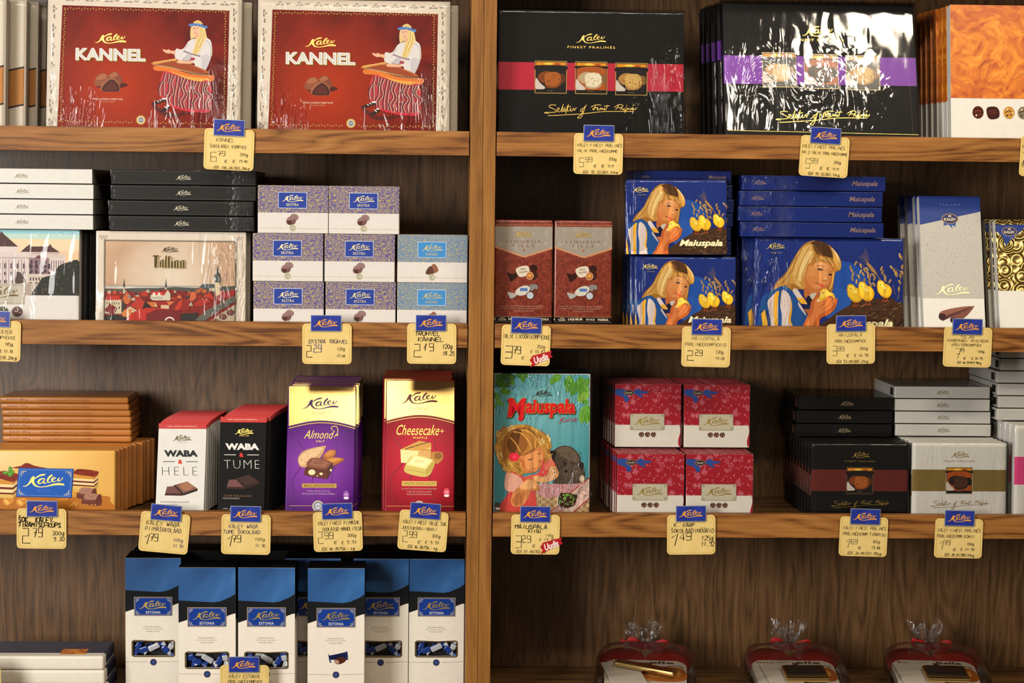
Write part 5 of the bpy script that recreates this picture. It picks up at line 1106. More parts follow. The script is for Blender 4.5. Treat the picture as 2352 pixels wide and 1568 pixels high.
# basket, cloth
A.poly('b8946a', '470,1360 540,1250 960,1245 1075,1180 1075,1700 470,1700', False)
for j in range(9):
    for i in range(14): A.ell(('d0b084', 'a07c50')[(i+j) % 2], 490+i*44, 1380+j*34, 20, 11, 0, 8)
A.poly('c89090', '520,1250 700,1248 960,1245 900,1330 640,1400 520,1360')
for q in range(8): A.line('b87880', [(530, 1262+q*14), (880-q*30, 1262+q*14)], 3, False)
A.poly('d8b8a8', '650,1560 880,1340 1075,1190 1075,1400 900,1560', False); A.line('b83038', [(870, 1345), (1075, 1180)], 12, False); A.line('b83038', [(640, 1560), (760, 1480)], 10, False); A.line('b83038', [(900, 1560), (1075, 1405)], 10, False)
for q in range(7): A.line('c87878', [(700+q*50, 1520-q*36), (800+q*50, 1560-q*36)], 8, False); A.line('c87878', [(760+q*38, 1540-q*40), (880+q*30, 1420-q*34)], 6, False)
# kittens
A.poly('4e4034', '625,885 680,880 720,850 800,828 880,845 950,910 985,1000 1010,1030 1020,1100 1030,1180 960,1240 690,1245 700,1200 740,1130 720,1060 690,1040 665,980 655,930'); A.poly('6a5848', '720,870 800,840 880,860 940,930 960,1000 880,1000 800,960 740,930'); A.poly('221a16', '628,888 680,884 712,900 700,950 690,1030 665,985 655,930')
A.poly('5a4a3c', '790,990 830,1020 920,1040 1000,1012 1015,1040 1010,1100 980,1150 900,1180 820,1170 780,1110'); A.poly('2a201a', '965,1030 1005,1012 1012,1060 990,1100'); A.poly('332820', '785,988 830,1030 800,1060'); A.ell('1a1410', 820, 1110, 20, 16); A.ell('d0b090', 1000, 1190, 30, 40)
for _ in range(70): x, y = rr.uniform(700, 1000), rr.uniform(860, 1230); A.line(('6e5c4c', '3a2e26')[rr.randrange(2)], [(x, y), (x+rr.uniform(-15, 15), y+rr.uniform(15, 35))], 4, False)
# child: dress, arms, curls, face
A.poly('d84a44', '160,1130 260,1090 360,1170 520,1120 560,1000 610,930 650,960 700,1030 720,1100 600,1160 520,1180 480,1300 470,1540 60,1540 110,1460 200,1330 160,1310'); A.poly('e8a890', '160,1150 230,1130 340,1200 330,1320 160,1320'); A.poly('e07058', '590,960 640,950 690,1020 650,1080 580,1090'); A.poly('d86050', '360,1180 500,1140 520,1200 440,1230')
for q in range(6): A.line('c03838', [(180+q*45, 1340), (150+q*50, 1540)], 8, False)
A.poly('d89860', '640,1070 700,1050 738,1110 735,1160 690,1200 600,1235 530,1230 520,1170 600,1165')
curl = [(60,700),(120,650),(200,620),(300,600),(400,605),(480,640),(560,690),(630,740),(655,830),(630,880),(650,950),(600,1000),(560,960),(340,1150),(280,1120),(150,1100),(100,1030),(60,950),(40,850),(60,780)]
A.poly('c08838', curl)
for i in range(150):
    x, y = curl[i % len(curl)]; u = rr.uniform(.55, 1.04); x, y = 330+(x-330)*u, 880+(y-880)*u; a = math.atan2(y-880, x-330)+math.pi/2; l = rr.uniform(40, 90)
    P = [(x+math.cos(a)*l*q/4+math.sin(a)*9*math.sin(q*2.2), y+math.sin(a)*l*q/4-math.cos(a)*9*math.sin(q*2.2)) for q in range(-2, 3)]
    A.line(('d8a858', 'a8702c', 'e6c484', 'c08838', '8e5a22')[i % 5], P, rr.uniform(5, 11))
A.poly('8a5424', '130,800 180,690 280,640 400,640 480,700 520,800 470,880 380,930 300,960 220,930 150,1000 120,900'); A.poly('5e3614', '170,800 230,680 330,640 310,720 280,860 250,920 200,900'); A.poly('a87030', '330,660 440,680 500,770 470,860 380,910 330,930 400,820')
for l, w_ in (('240,680 330,700 420,800 440,880', 12), ('300,650 420,690 480,790 480,860', 10), ('200,740 260,800 320,900', 10), ('370,650 470,720 530,830', 9)): A.line('d09848', l, w_)
A.poly('c87a44', '300,960 380,930 470,885 520,850 560,880 590,940 560,1000 545,1060 500,1110 430,1130 360,1120 320,1060'); A.poly('d88e54', '370,960 470,900 530,900 560,960 530,1010 520,1070 460,1100 390,1080'); A.poly('b86838', '310,980 360,990 370,1090 320,1060'); A.line('4a2410', '400,980 430,985 450,970', 9); A.line('4a2410', '505,925 525,915 540,920', 8); A.line('a85030', '440,1075 470,1085 500,1070', 8); A.ell('c06840', 535, 1000, 20, 16)
for x, y in ((330, 1030), (260, 1080), (150, 1040), (200, 1110), (100, 980), (80, 900), (300, 1110), (600, 880), (620, 820)):
    A.line('d8a050', [(x-30, y-20), (x, y), (x-10, y+26), (x+16, y+44)], 9); A.line('9a6428', [(x-12, y-28), (x+16, y-4), (x+8, y+24)], 7)
for i in range(6): A.ell('d8283c', 250+34*math.cos(i*1.05), 955+28*math.sin(i*1.05), 26, 22)
A.ell('e8485c', 250, 955, 18)
A.poly('c87e48', '215,1420 250,1330 330,1260 400,1195 470,1200 525,1260 520,1320 440,1330 400,1420 340,1490 260,1500 225,1470'); A.poly('dca068', '300,1290 360,1225 430,1205 500,1240 510,1290 440,1300 380,1310'); A.poly('b06838', '230,1430 300,1350 380,1330 340,1450 270,1485')
for q in range(4): A.line('b87040', [(455+q*16, 1215+q*18), (500+q*5, 1250+q*22)], 5, False)
A.poly('dca068', '460,1170 520,1160 580,1190 590,1225 540,1235 480,1210')
A.poly('3a1c12', '740,1390 780,1345 930,1360 945,1390 900,1490 760,1500'); 
for _ in range(45): x, y = rr.uniform(755, 925), rr.uniform(1355, 1485); A.ell(('5a9a34', '7ab848', '7c3a20')[rr.randrange(3)], x, y, 11, 7, rr.uniform(0, 180), 6)
A.rect('3c3a38', 44, 1455, 100, 1520); A.ell('d0ccc4', 74, 1520, 26, 14)
A.build('child_and_kittens_picture', 'gloss_print', kk); yk = A.y
# red blob title with dark gold rim
A = Art(mkx['w'], mkx['h'], FK, yk+.0002)
for g_, c, dx, dy in ((.07, '3a2410', 5, 7), (.06, 'a8802c', 0, 0), (.035, 'c8141e', 0, 0)):
    q = (g_-.035)*130
    A.text(c, 'M', 172-q+dx, 312-q+dy, 372+q+dx, 520+q+dy, g_, .12); A.text(c, 'aiuspala', 368-q+dx, 318-q+dy, 915+q+dx, 522+q+dy, g_, .08); A.up(4)
A.ell('c8141e', 200, 336, 26, 24); A.ell('c8141e', 318, 536, 30, 26)
A.build('title_lettering', 'gloss_print', kk)
A = Art(mkx['w'], mkx['h'], FK, yk+.0002)
for st in ('770,520 755,555 742,590', '800,520 765,550 800,572', '815,545 808,570', '832,540 825,568', '870,530 850,535 862,550 845,562', '890,535 885,558 905,550 915,525 912,555 940,530'): A.line('b8304a', st, 6)
A.build('subtitle_lettering', 'gloss_print', kk)
A = Art(mkx['w'], mkx['h'], FK, yk+.0002); A.logo('3a3424', 555, 258, 205, 1); A.build('logo', 'gloss_print', kk)
wrap(kk, mkx['w'], mkx['h'], .022, 'film_top_folds', .0022, 51, corner=[(-mkx['w']/2, mkx['h']), (0, mkx['h']), (mkx['w']/2, mkx['h']), (mkx['w']*.3, .02)], nx=40, nz=50)
put(kk, mkx['X'], mkx['Y'], mkx['Z'], 4)
kb2 = plain_box('chocolate_box', 'turquoise box directly behind the kitten box, only its top edge showing', 'chocolate box', 'turquoise kitten boxes', mkx['w'], mkx['h']-.0005, .0215, 'dark_board')
put(kb2, mkx['X'], mkx['Y']+.027, mkx['Z'], 4)
for i, l_ in enumerate(('third', 'fourth', 'rearmost')): put(dup(kb2, f'{l_} turquoise box of the kitten row, a dark top edge'), mkx['X'], mkx['Y']+.027+.024*(i+1), mkx['Z'], 4)

# ---- red floral square boxes in two tiers
def floral(name):
    t = NT(name); v = t.coord(scale=(72, .001, 72)); vor = t.n('ShaderNodeTexVoronoi', feature='F1', _Scale=1.0, _Randomness=.9); t.l(v, vor.inputs['Vector'])
    ang = t.noise(v, 5.5, 1); d = t.math('ADD', vor.outputs['Distance'], t.math('MULTIPLY', ang, .5)); f = t.ramp(d, [(.56, 'ffffff'), (.62, '000000')])
    v2 = t.coord(scale=(190, .001, 190), loc=(3, 0, 5)); vo2 = t.n('ShaderNodeTexVoronoi', feature='F1', _Scale=1.0, _Randomness=1.0); t.l(v2, vo2.inputs['Vector']); f2 = t.ramp(vo2.outputs['Distance'], [(.22, 'ffffff'), (.28, '000000')])
    f3 = t.ramp(t.math('SINE', t.math('MULTIPLY', vor.outputs['Distance'], 40)), [(.0, '777777'), (.6, 'ffffff')])
    m_ = t.math('MAXIMUM', t.math('MULTIPLY', f, f3), t.math('MULTIPLY', f2, .7)); c = t.mix(m_, 'a00c22', 'd07080'); t.bsdf(c, .3, 0, .5, .2); M[name] = t.m
floral('red_floral'); flat('ivory_board', 'e4dbcd', .35)
mr = measure(1413, 1563, 875.5, .088, S3, 3, .017)
mrl = measure(1417, 1573, 1042.5, .031, S3, 3, .017)
sq = mrl['w']-.0015; hsq = mrl['h']-.0004
def floral_box(label):
    w, h = sq, hsq; r = empty('chocolate_box'); tag(r, label, 'chocolate box', 'red floral square boxes')
    carton(r, w, h, .0165, 'ivory_board', .0005)
    F = (0, 0, 515, 515*h/w); H = F[3]; k = H/525
    A = Art(w, h, F, .0002); A.poly('aa1020', [(0, 0), (515, 0), (515, H)]+[(515-10-9*math.sin((q/6)*math.pi*2), H-(H-340*k)*q/6) for q in range(7)]+[(0, 340*k)], False); A.build('floral_panel', 'red_floral', r)
    bm = bmesh.new(); addbox(bm, -w/2-.0003, -w/2+.0001, .0005, .016, .0005, h-.0005); addbox(bm, -w/2, w/2, .0005, .016, h-.0001, h+.0003); obj('edge_panel', bm, 'red_floral', r)
    A = Art(w, h, F, .0004); A.poly('2a4c96', [(0, 45*k), (60, 42*k), (100, 60*k), (60, 80*k), (90, 90*k), (110, 130*k), (80, 150*k), (60, 110*k), (0, 85*k)]); A.poly('2a4c96', [(130, 70*k), (180, 40*k), (210, 55*k), (270, 62*k), (230, 80*k), (200, 78*k), (220, 110*k), (190, 105*k), (160, 85*k)])
    A.ell('a87c4c', 108, 72*k, 40, 24*k, 0, 18); A.ell('1c2030', 108, 72*k, 36, 20*k, 0, 18); A.text('d0b890', 'KALEV', 82, 66*k, 134, 80*k, .03); A.build('ribbon_badge', 'gloss_print', r)
    A = Art(w, h, F, .0006); A.rrect('8f866e', 118, 246*k, 388, 382*k, 7); A.rrect('c6bda2', 121, 249*k, 385, 379*k, 6)
    for x, y in ((134, 262), (372, 262), (134, 366), (372, 366)): A.ring('8a7a4c', x, y*k, 5, 9, 8)
    A.build('name_plate', 'gloss_print', r)
    A = Art(w, h, F, .0008); A.logo('b89a48', 250, 308*k, 205, 1.0); A.build('logo', 'gold_foil', r)
    A = Art(w, h, F, .0004)
    for x in (208, 255, 302):
        A.ell('5a3228', x, 420*k, 21, 20)
        for q in range(7): A.ell('c0a090', x+12*math.cos(q*2.2), 420*k+12*math.sin(q*2.2), 3.5, 3.5, 0, 5)
    A.build('truffle_picture', 'gloss_print', r)
    bm = bmesh.new(); addbox(bm, -w/2-.0008, w/2+.0008, -.0014, .0166, -.0001, h+.0007, .0008); obj('clear_wrap', bm, 'shrink_film', r)
    return r
fb = floral_box('red floral box, left one of the two in front on the shelf')
put(fb, mrl['X'], mrl['Y'], mrl['Z'], 3)
mrr = measure(1575.5, 1731, 1044, .031, S3, 3, .017)
put(dup(fb, 'red floral box, right one of the two in front on the shelf'), mrr['X'], mrr['Y'], mrl['Z'], 3)
for j, (xx, sd_) in enumerate(((mrl['X'], 'left'), (mrr['X'], 'right'))):
    for i in range(9):
        put(dup(fb, f'red floral box of the lower {sd_} row, {nm[i]} from the front'), xx+(-.001, -.003, -.0045, -.005, -.007, -.008, -.008, -.009, -.0095)[i]*(1 if j == 0 else .3), mrl['Y']+.0205*(i+1), mrl['Z'], 3)
zup = mrl['Z']+hsq*math.cos(R(3))+.0022
for j, (uu, sd_) in enumerate((((1413, 1564), 'left'), ((1571, 1723), 'right'))):
    a, b = at(uu[0], 950, .093), at(uu[1], 950, .093); X = (a.x+b.x)/2
    for i in range(6):
        put(dup(fb, (f'frontmost red floral box of the upper tier, {sd_} row' if i == 0 else f'red floral box of the upper {sd_} row, {nm[i-1] if i < 5 else "rearmost"} from the front')), X-(0, .002, .004, .006, .0075, .009)[i]*(1 if j == 0 else .9), .093+.0205*i, zup+.017*math.sin(R(3)), 3)

# ---- small square praline boxes, black and white
def small_praline(md, label, grp, board, F, band, kind, gc, sd_col, pf, tcol):
    r = empty('praline_box'); tag(r, label, 'praline box', grp); carton(r, md['w'], md['h'], .0175, board, .0006)
    cx = (F[0]+F[2])/2
    finest_art(r, md, F, band, (kind,), [(cx-94, 880)], (895, 1052), (cx+3, 787, 140, .9), (cx-112, 825, cx+112, 838), (cx-462, 642, .53), sqs=188, goldc=gc, pframe=pf)
    bm = bmesh.new(); addbox(bm, -md['w']/2-.0002, -md['w']/2+.0001, .0005, .017, md['h']*.30, md['h']*.58); obj('side_band', bm, sd_col, r)
    wrap(r, md['w'], md['h'], .0178, 'cellophane', .0008, 61, nx=24)
    return r
flat('side_brown', '5c3a30', .4); flat('side_olive', '8a7850', .4); flat('side_pink', 'c84878', .4)
def row(src, md, n, sp, dxs, text, lean):
    for i in range(n): put(dup(src, text.format(nm[i] if i < n-1 else 'rearmost')), md['X']+dxs*(i+1), md['Y']+sp*(i+1), md['Z'], lean)
mp1 = measure(1864, 2087, 1019.5, .031, S3, 3, .0175)
p1 = small_praline(mp1, 'small black praline box with a brown band, frontmost of its row', 'small black praline boxes standing', 'black_board', (460, 703, 1175, 703+715*mp1['h']/mp1['w']), '5e201c', 0, 'a8885a', 'side_brown', '6a5030', 0)
put(p1, mp1['X'], mp1['Y'], mp1['Z'], 3); row(p1, mp1, 8, .0222, -.0006, 'small black praline box, {} of its standing row', 3)
mp2 = measure(2096, 2312, 1018, .031, S3, 3, .0175)
p2 = small_praline(mp2, 'small white praline box with an olive band and one praline photo, frontmost', 'small white praline boxes standing', 'white_board', (1205, 700, 1895, 700+690*mp2['h']/mp2['w']), '7a6432', 3, '8a7850', 'side_olive', 'b0a890', 0)
put(p2, mp2['X'], mp2['Y'], mp2['Z'], 3); row(p2, mp2, 6, .0222, -.0004, 'small white praline box, {} of its standing row', 3)
mp3 = measure(2331, 2551, 978, .031, S3, 3, .0175)
p3 = empty('praline_box'); tag(p3, 'white praline box with a pink band, cut by the right edge', 'praline box', 'white and pink praline boxes'); carton(p3, mp3['w'], mp3['h'], .0175, 'white_board', .0006)
A = Art(mp3['w'], mp3['h'], (0, 0, 100, 100*mp3['h']/mp3['w']), .0003); H = A.fr[3]; A.rect('d8427e', 0, H*.335, 100, H*.63); A.build('colour_band', 'print', p3)
A = Art(mp3['w'], mp3['h'], (0, 0, 280, 280*mp3['h']/mp3['w']), .0006); pralines_picture(A, 100, 84, 80, 2); A.build('praline_picture', 'gloss_print', p3); wrap(p3, mp3['w'], mp3['h'], .0178, 'cellophane', .001, 66)
put(p3, mp3['X'], mp3['Y'], mp3['Z'], 3); row(p3, mp3, 6, .0222, -.0012, 'white and pink praline box, {} of its row at the right edge', 3)
def flat_row(name, md, zb, n, h, Y, dep, mat, lcol, labels, grp, dxs, lx=.5, wr='shrink_film', lw=150, kidmat=None):
    src = None
    for i in range(n):
        if src is None:
            src = flat_box('praline_box', '', grp, md['w'], h-.0016, dep, mat, spine_logo(1000*lx, lw, lcol), wr, 'praline box'); c = src
            bm = bmesh.new(); addbox(bm, -md['w']/2-.0004, -md['w']/2+.0002, .012, .030, .003, h-.005); obj('side_label', bm, 'dark_board' if mat == 'white_board' else 'side_brown', src)
        else: c = dup(src)
        c['label'] = labels[i]; put(c, md['X']+dxs[i], Y, zb+i*h, 0, random.uniform(-.5, .5))
zb1 = mp1['Z']+mp1['h']*math.cos(R(3))+.0022; Yf = .105
q1 = mflat(1830, 2050, 943, 970, Yf); h1 = (at(1940, 910, Yf).z-zb1)/3
flat_row('', q1, zb1, 3, h1, Yf, .14, 'black_board', '9c8868', ['lowest flat black praline box of three stacked', 'middle flat black praline box of three stacked', 'topmost flat black praline box of three stacked'], 'flat black praline boxes', (-.001, -.0005, .003), .5)
zb2 = mp2['Z']+mp2['h']*math.cos(R(3))+.0022; q2 = mflat(2055, 2273, 943, 970, Yf); h2 = (at(2165, 885.5, Yf).z-zb2)/4
flat_row('', q2, zb2, 4, h2, Yf, .14, 'white_board', '9a8c74', ['lowest flat white praline box of four stacked', 'second flat white praline box of four stacked', 'third flat white praline box of four stacked', 'topmost flat white praline box of four stacked'], 'flat white praline boxes', (.002, .001, -.0005, -.0008), .5)
zb3 = mp3['Z']+mp3['h']*math.cos(R(3))+.0026; q3 = mflat(2291, 2509, 900, 930, .083); h3 = .0197
flat_row('', q3, zb3, 6, h3, .083, .16, 'white_board', '9a8c74', [f'{s_} of the tall stack of flat white boxes at the right edge' for s_ in ('lowest box', 'second box', 'third box', 'fourth box', 'fifth box', 'topmost box')], 'flat white boxes at the right edge', (0, .002, 0, -.002, .004, .004), .5)
# ---------------------------------------------------------------- bottom shelf
S4 = ZS[3]
speck('blue_flag_print', [(.3, '1c4478'), (.55, '2a5c94'), (.8, '4a7cae')], 7, 2, .35, .5, .8)
flat('candy_blue', '1c3f94', .25); flat('candy_white', 'cfcfd2', .3); flat('window_dark', '0c0f18', .4)
t = NT('clear_pane'); g_ = t.n('ShaderNodeBsdfGlossy', _Roughness=.05); tr_ = t.n('ShaderNodeBsdfTransparent'); f_ = t.n('ShaderNodeFresnel', _IOR=1.4); mx_ = t.n('ShaderNodeMixShader')
t.l(f_.outputs[0], mx_.inputs[0]); t.l(tr_.outputs[0], mx_.inputs[1]); t.l(g_.outputs[0], mx_.inputs[2]); t.l(mx_.outputs[0], t.out.inputs[0]); M['clear_pane'] = t.m
me_ = measure(410, 541, 1304, .022, S4, 0, .06); WE, HE = me_['w'], me_['h']
FE = (1500, 245, 1985, 245+485*HE/WE)
def wrapped_candy(name, parent, x, y, z, l, rz, mat):
    """small bar twisted at both ends"""
    bm = bmesh.new(); addbox(bm, -l/2, l/2, -.005, .005, -.0045, .0045, .002)
    for s_ in (-1, 1):
        ring0 = [bm.verts.new((s_*l/2, .002*math.cos(a), .002*math.sin(a))) for a in [q*math.pi/4 for q in range(8)]]
        ring1 = [bm.verts.new((s_*(l/2+.009), .006*math.cos(a)*(1 if q % 2 else .6), .008*math.sin(a)*(1 if q % 2 else .6))) for q, a in enumerate([q*math.pi/4 for q in range(8)])]
        for q in range(8): bm.faces.new((ring0[q], ring0[(q+1) % 8], ring1[(q+1) % 8], ring1[q]))
    bmesh.ops.rotate(bm, verts=bm.verts, cent=(0, 0, 0), matrix=Matrix.Rotation(R(rz), 3, 'Y')); bmesh.ops.translate(bm, verts=bm.verts, vec=(x, y, z))
    return obj(name, bm, mat, parent)
def estonia(label, window=True, seed=0):
    w, h, t = WE, HE, .058; r = empty('candy_box'); tag(r, label, 'candy box', 'tall blue, black and white candy boxes')
    A0 = Art(w, h, FE); 
    x0, z1 = A0.xy(1565, 985); x1, z0 = A0.xy(1922, 1112); e = .0009
    bm = bmesh.new()
    if window:
        addbox(bm, -w/2, x0, 0, .0009, 0, h); addbox(bm, x1, w/2, 0, .0009, 0, h); addbox(bm, x0, x1, 0, .0009, 0, z0); addbox(bm, x0, x1, 0, .0009, z1, h)
    else: addbox(bm, -w/2, w/2, 0, .0009, 0, h)
    addbox(bm, -w/2, -w/2+e, .0009, t, 0, h); addbox(bm, w/2-e, w/2, .0009, t, 0, h); addbox(bm, -w/2+e, w/2-e, t-e, t, 0, h); addbox(bm, -w/2+e, w/2-e, .0009, t-e, 0, e)
    obj('carton', bm, 'ivory_board', r)
    bm = bmesh.new(); addbox(bm, -w/2, w/2, 0, t, h, h+.0008); addbox(bm, -w/2-.0003, -w/2, .001, t, h*.62, h); addbox(bm, w/2, w/2+.0003, .001, t, h*.62, h); obj('dark_lid', bm, 'black_board', r)
    A = Art(w, h, FE, .0003)
    A.poly('2a5c94', [(1500, 245), (1985, 245), (1985, 470), (1940, 500), (1860, 535), (1800, 545), (1700, 540), (1500, 530)], False); A.build('blue_panel', 'blue_flag_print', r)
    A = Art(w, h, FE, .0004)
    A.poly('15171a', [(1500, 530), (1700, 540), (1800, 545), (1860, 535), (1940, 500), (1985, 470), (1985, 640), (1960, 645), (1920, 660), (1860, 700), (1740, 700), (1640, 690), (1580, 695), (1500, 722)], False)
    A.line('8c867a', [(1500, 1166), (1700, 1168)], 2.5, False); A.line('8c867a', [(1785, 1168), (1985, 1162)], 2.5, False); A.ell('6a5a58', 1743, 1170, 30); A.ell('23305e', 1743, 1170, 26); A.ell('3a4a80', 1743, 1170, 15)
    for j, s_ in enumerate(('PRALINEEKOMPVEK', 'PRALININIŲ SALDAINIAI', 'PRALINE CANDY')): A.text('a39c88', s_, (1668, 1650, 1680)[j], 848+j*20, (1806, 1828, 1798)[j], 860+j*20, -.01, 0, 1.1)
    if not window:
        A.poly('1c2858', [(1678, 985), (1690, 1000), (1820, 972), (1838, 965), (1845, 1030), (1830, 1040), (1700, 1040), (1705, 1060), (1688, 1058)]); A.poly('10183c', [(1700, 1005), (1820, 985), (1822, 1020), (1706, 1035)]); A.poly('4a2214', [(1735, 1035), (1790, 1015), (1825, 1030), (1820, 1055), (1770, 1078), (1735, 1065)]); A.poly('b98a70', [(1735, 1037), (1768, 1048), (1768, 1076), (1735, 1064)], False)
    A.build('cover_print', 'gloss_print', r)
    if window:
        A = Art(w, h, FE, .0007)
        A.line('b08a4c', [(1575, 976), (1743, 984), (1915, 976), (1926, 985), (1926, 1108), (1918, 1118), (1570, 1118), (1558, 1108), (1558, 985), (1575, 976)], 10, False); A.build('window_rim', 'foil_print', r)
        bm = bmesh.new(); addbox(bm, x0-.001, x1+.001, .013, .0135, z0-.001, z1+.001); obj('candy_backing', bm, 'window_dark', r)
        rr = random.Random(seed+2); zc = (z0+z1)/2
        for q, (fx, fz, l, rz, m_) in enumerate(((.25, -.2, .02, 25, 'candy_blue'), (.5, .1, .026, 32, 'candy_white'), (.78, -.15, .018, -60, 'candy_blue'), (.12, .25, .014, 70, 'candy_blue'), (.92, .2, .012, 80, 'candy_white'))):
            wrapped_candy('wrapped_candy', r, x0+(x1-x0)*fx, .0074, zc+(z1-z0)*fz*.6, l*.72, rz*(1 if seed % 2 == 0 else -.8), m_)
        bm = bmesh.new(); addbox(bm, x0, x1, .0004, .0006, z0, z1); obj('window_film', bm, 'clear_pane', r)
    A = Art(w, h, FE, .0007); A.rect('b8a268', 1576, 588, 1908, 757); A.rect('16388a', 1580, 592, 1904, 753); A.frame('b8a268', 1586, 598, 1898, 747, 1.5)
    for x, y, sx, sy in ((1596, 606, 1, 1), (1888, 606, -1, 1), (1596, 740, 1, -1), (1888, 740, -1, -1)):
        A.line('b9b190', [(x+sx*28, y), (x+sx*8, y), (x, y+sy*10), (x, y+sy*30)], 5); A.ring('b9b190', x+sx*14, y+sy*14, 2, 6, 8)
    A.text('d0ccc0', 'ESTONIA', 1680, 714, 1806, 738, .015, 0, 1.1); A.build('name_plate', 'gloss_print', r)
    A = Art(w, h, FE, A.y+.0002); A.logo('d8c070', 1740, 660, 240, 1.05); A.build('logo', 'gold_foil', r)
    return r
eb = estonia('tall candy box with a window, front row, behind the price card at the bottom')
put(eb, me_['X'], me_['Y'], S4+.0006)
def xE(uL, uR, v, Y): a, b = at(uL, v, Y), at(uR, v, Y); return (a.x+b.x)/2
eb['label'] = 'tall candy box with a window, leftmost one of the front row'
put(dup(eb, 'tall candy box with a window, front row, partly behind the bottom price card'), xE(546, 678, 1400, .022), .0225, S4+.0006, 0, -.5)
es = estonia('tall candy box without a window, showing an unwrapped bar, front row', False); put(es, xE(707, 837, 1400, .019), .0192, S4+.0006, 0, .5)
YB = .098
bb = estonia('tall candy box with a window, leftmost one of the back row', True, 1); put(bb, xE(288, 416, 1400, YB), YB, S4+.0006)
put(dup(bb, 'tall candy box in the back row, mostly hidden behind the windowless one, to its left'), xE(655, 783, 1400, YB), YB, S4+.0006)
put(dup(bb, 'tall candy box with a window, back row, just right of the windowless one'), xE(811, 938.5, 1400, YB), YB, S4+.0006)
pb = dup(bb, 'tall candy box with a window, back row, beside the oak upright'); put(pb, min(xE(941, 1068, 1400, YB), -.0197-WE/2-.0006), YB, S4+.0006)
YC = YB+.0625
db = plain_box('candy_box', 'dark top of a candy box behind the leftmost back-row candy box', 'candy box', 'tall blue, black and white candy boxes', WE, HE+.001, .058, 'black_board')
put(db, xE(292, 420, 1400, YB), YC, S4+.0006)
for x, l_ in ((418, 'dark top of a candy box behind the gap left of the front row pair'), (548, 'dark top of a candy box behind the front row pair, third column'), (811, 'dark top of a candy box behind the right pair, left one'), (936, 'dark top of a candy box behind the right pair, next to the upright')):
    put(dup(db, l_), min(xE(x, x+128, 1400, YB), -.0197-WE/2-.0006), YC+.0002, S4+.0006)

# flat navy and white bars, bottom left
YN = .052; mn_ = mflat(-90, 238, 1508, 1524, YN); hn = (at(100, 1506, YN).z-S4)/3
fb_ = empty('chocolate_bar'); tag(fb_, '', 'chocolate bar', 'flat white and navy chocolate bars')
bm = bmesh.new(); addbox(bm, -mn_['w']/2, mn_['w']/2, 0, .10, 0, hn-.0005, .0042, 0, 4); obj('wrapper', bm, 'ivory_board', fb_, True)
bm = bmesh.new(); addbox(bm, -mn_['w']/2+.002, mn_['w']/2+.0004, .020, .1005, .003, hn-.0001, .003, 0, 2); obj('navy_cover', bm, 'navy_board', fb_) if 'navy_board' in M else (flat('navy_board', '12203c', .35), obj('navy_cover', bm, 'navy_board', fb_))
bm = bmesh.new(); addbox(bm, mn_['w']*.18, mn_['w']*.36, .012, .045, hn-.0003, hn+.0001); obj('picture_patch', bm, 'amber_burl', fb_)
for i in range(3):
    c = fb_ if i == 0 else dup(fb_); c['label'] = ('lowest', 'middle', 'top')[i]+' one of three white and navy bars lying flat at the bottom left'
    put(c, mn_['X']+(.0045, .0015, 0)[i], YN, S4+.0003+i*hn, 0, (.2, -.2, .1)[i])

# ---------------------------------------------------------------- cellophane gift packs
flat('red_card', '7a0c0c', .5, 0, .2); flat('ribbon_red', '8e080c', .5, 0, .2); flat('pack_white', 'b9aea0', .5); flat('black_label', '17130f', .4); speck('biscuit', [(.3, '6a3c14'), (.5, 'a06428'), (.7, 'c88c48')], 60, 4)
t = NT('bag_film'); v_ = t.coord(scale=(60, 60, 26)); n_ = t.noise(v_, 1, 3, .6, 1.5); bp_ = t.n('ShaderNodeBump', _Strength=.22, _Distance=.004); t.l(n_, bp_.inputs['Height'])
g_ = t.n('ShaderNodeBsdfGlossy', _Roughness=.07); t.l(bp_.outputs[0], g_.inputs['Normal']); tr_ = t.n('ShaderNodeBsdfTransparent'); tr_.inputs[0].default_value = (.97, .97, .96, 1); f_ = t.n('ShaderNodeFresnel', _IOR=1.5); t.l(bp_.outputs[0], f_.inputs['Normal'])
mx_ = t.n('ShaderNodeMixShader'); t.l(t.math('MINIMUM', t.math('ADD', t.math('MULTIPLY', f_.outputs[0], .8), .01), 1.0), mx_.inputs[0]); t.l(tr_.outputs[0], mx_.inputs[1]); t.l(g_.outputs[0], mx_.inputs[2]); t.l(mx_.outputs[0], t.out.inputs[0]); M['bag_film'] = t.m
film('ruffle_film', (60, 60, 26), .9, 1.5, .10, (), .12, 35, 1.8)
def ribbon(bm, pts, wd, n=5):
    P = cat(pts, False, n); prev = None
    for i, p in enumerate(P):
        a = P[max(i-1, 0)]; b = P[min(i+1, len(P)-1)]; d = (b-a).normalized(); s_ = d.cross(Vector((0, -.85, .5))).normalized()*wd/2
        cur = (bm.verts.new(p+s_), bm.verts.new(p-s_))
        if prev: bm.faces.new((prev[0], cur[0], cur[1], prev[1]))
        prev = cur
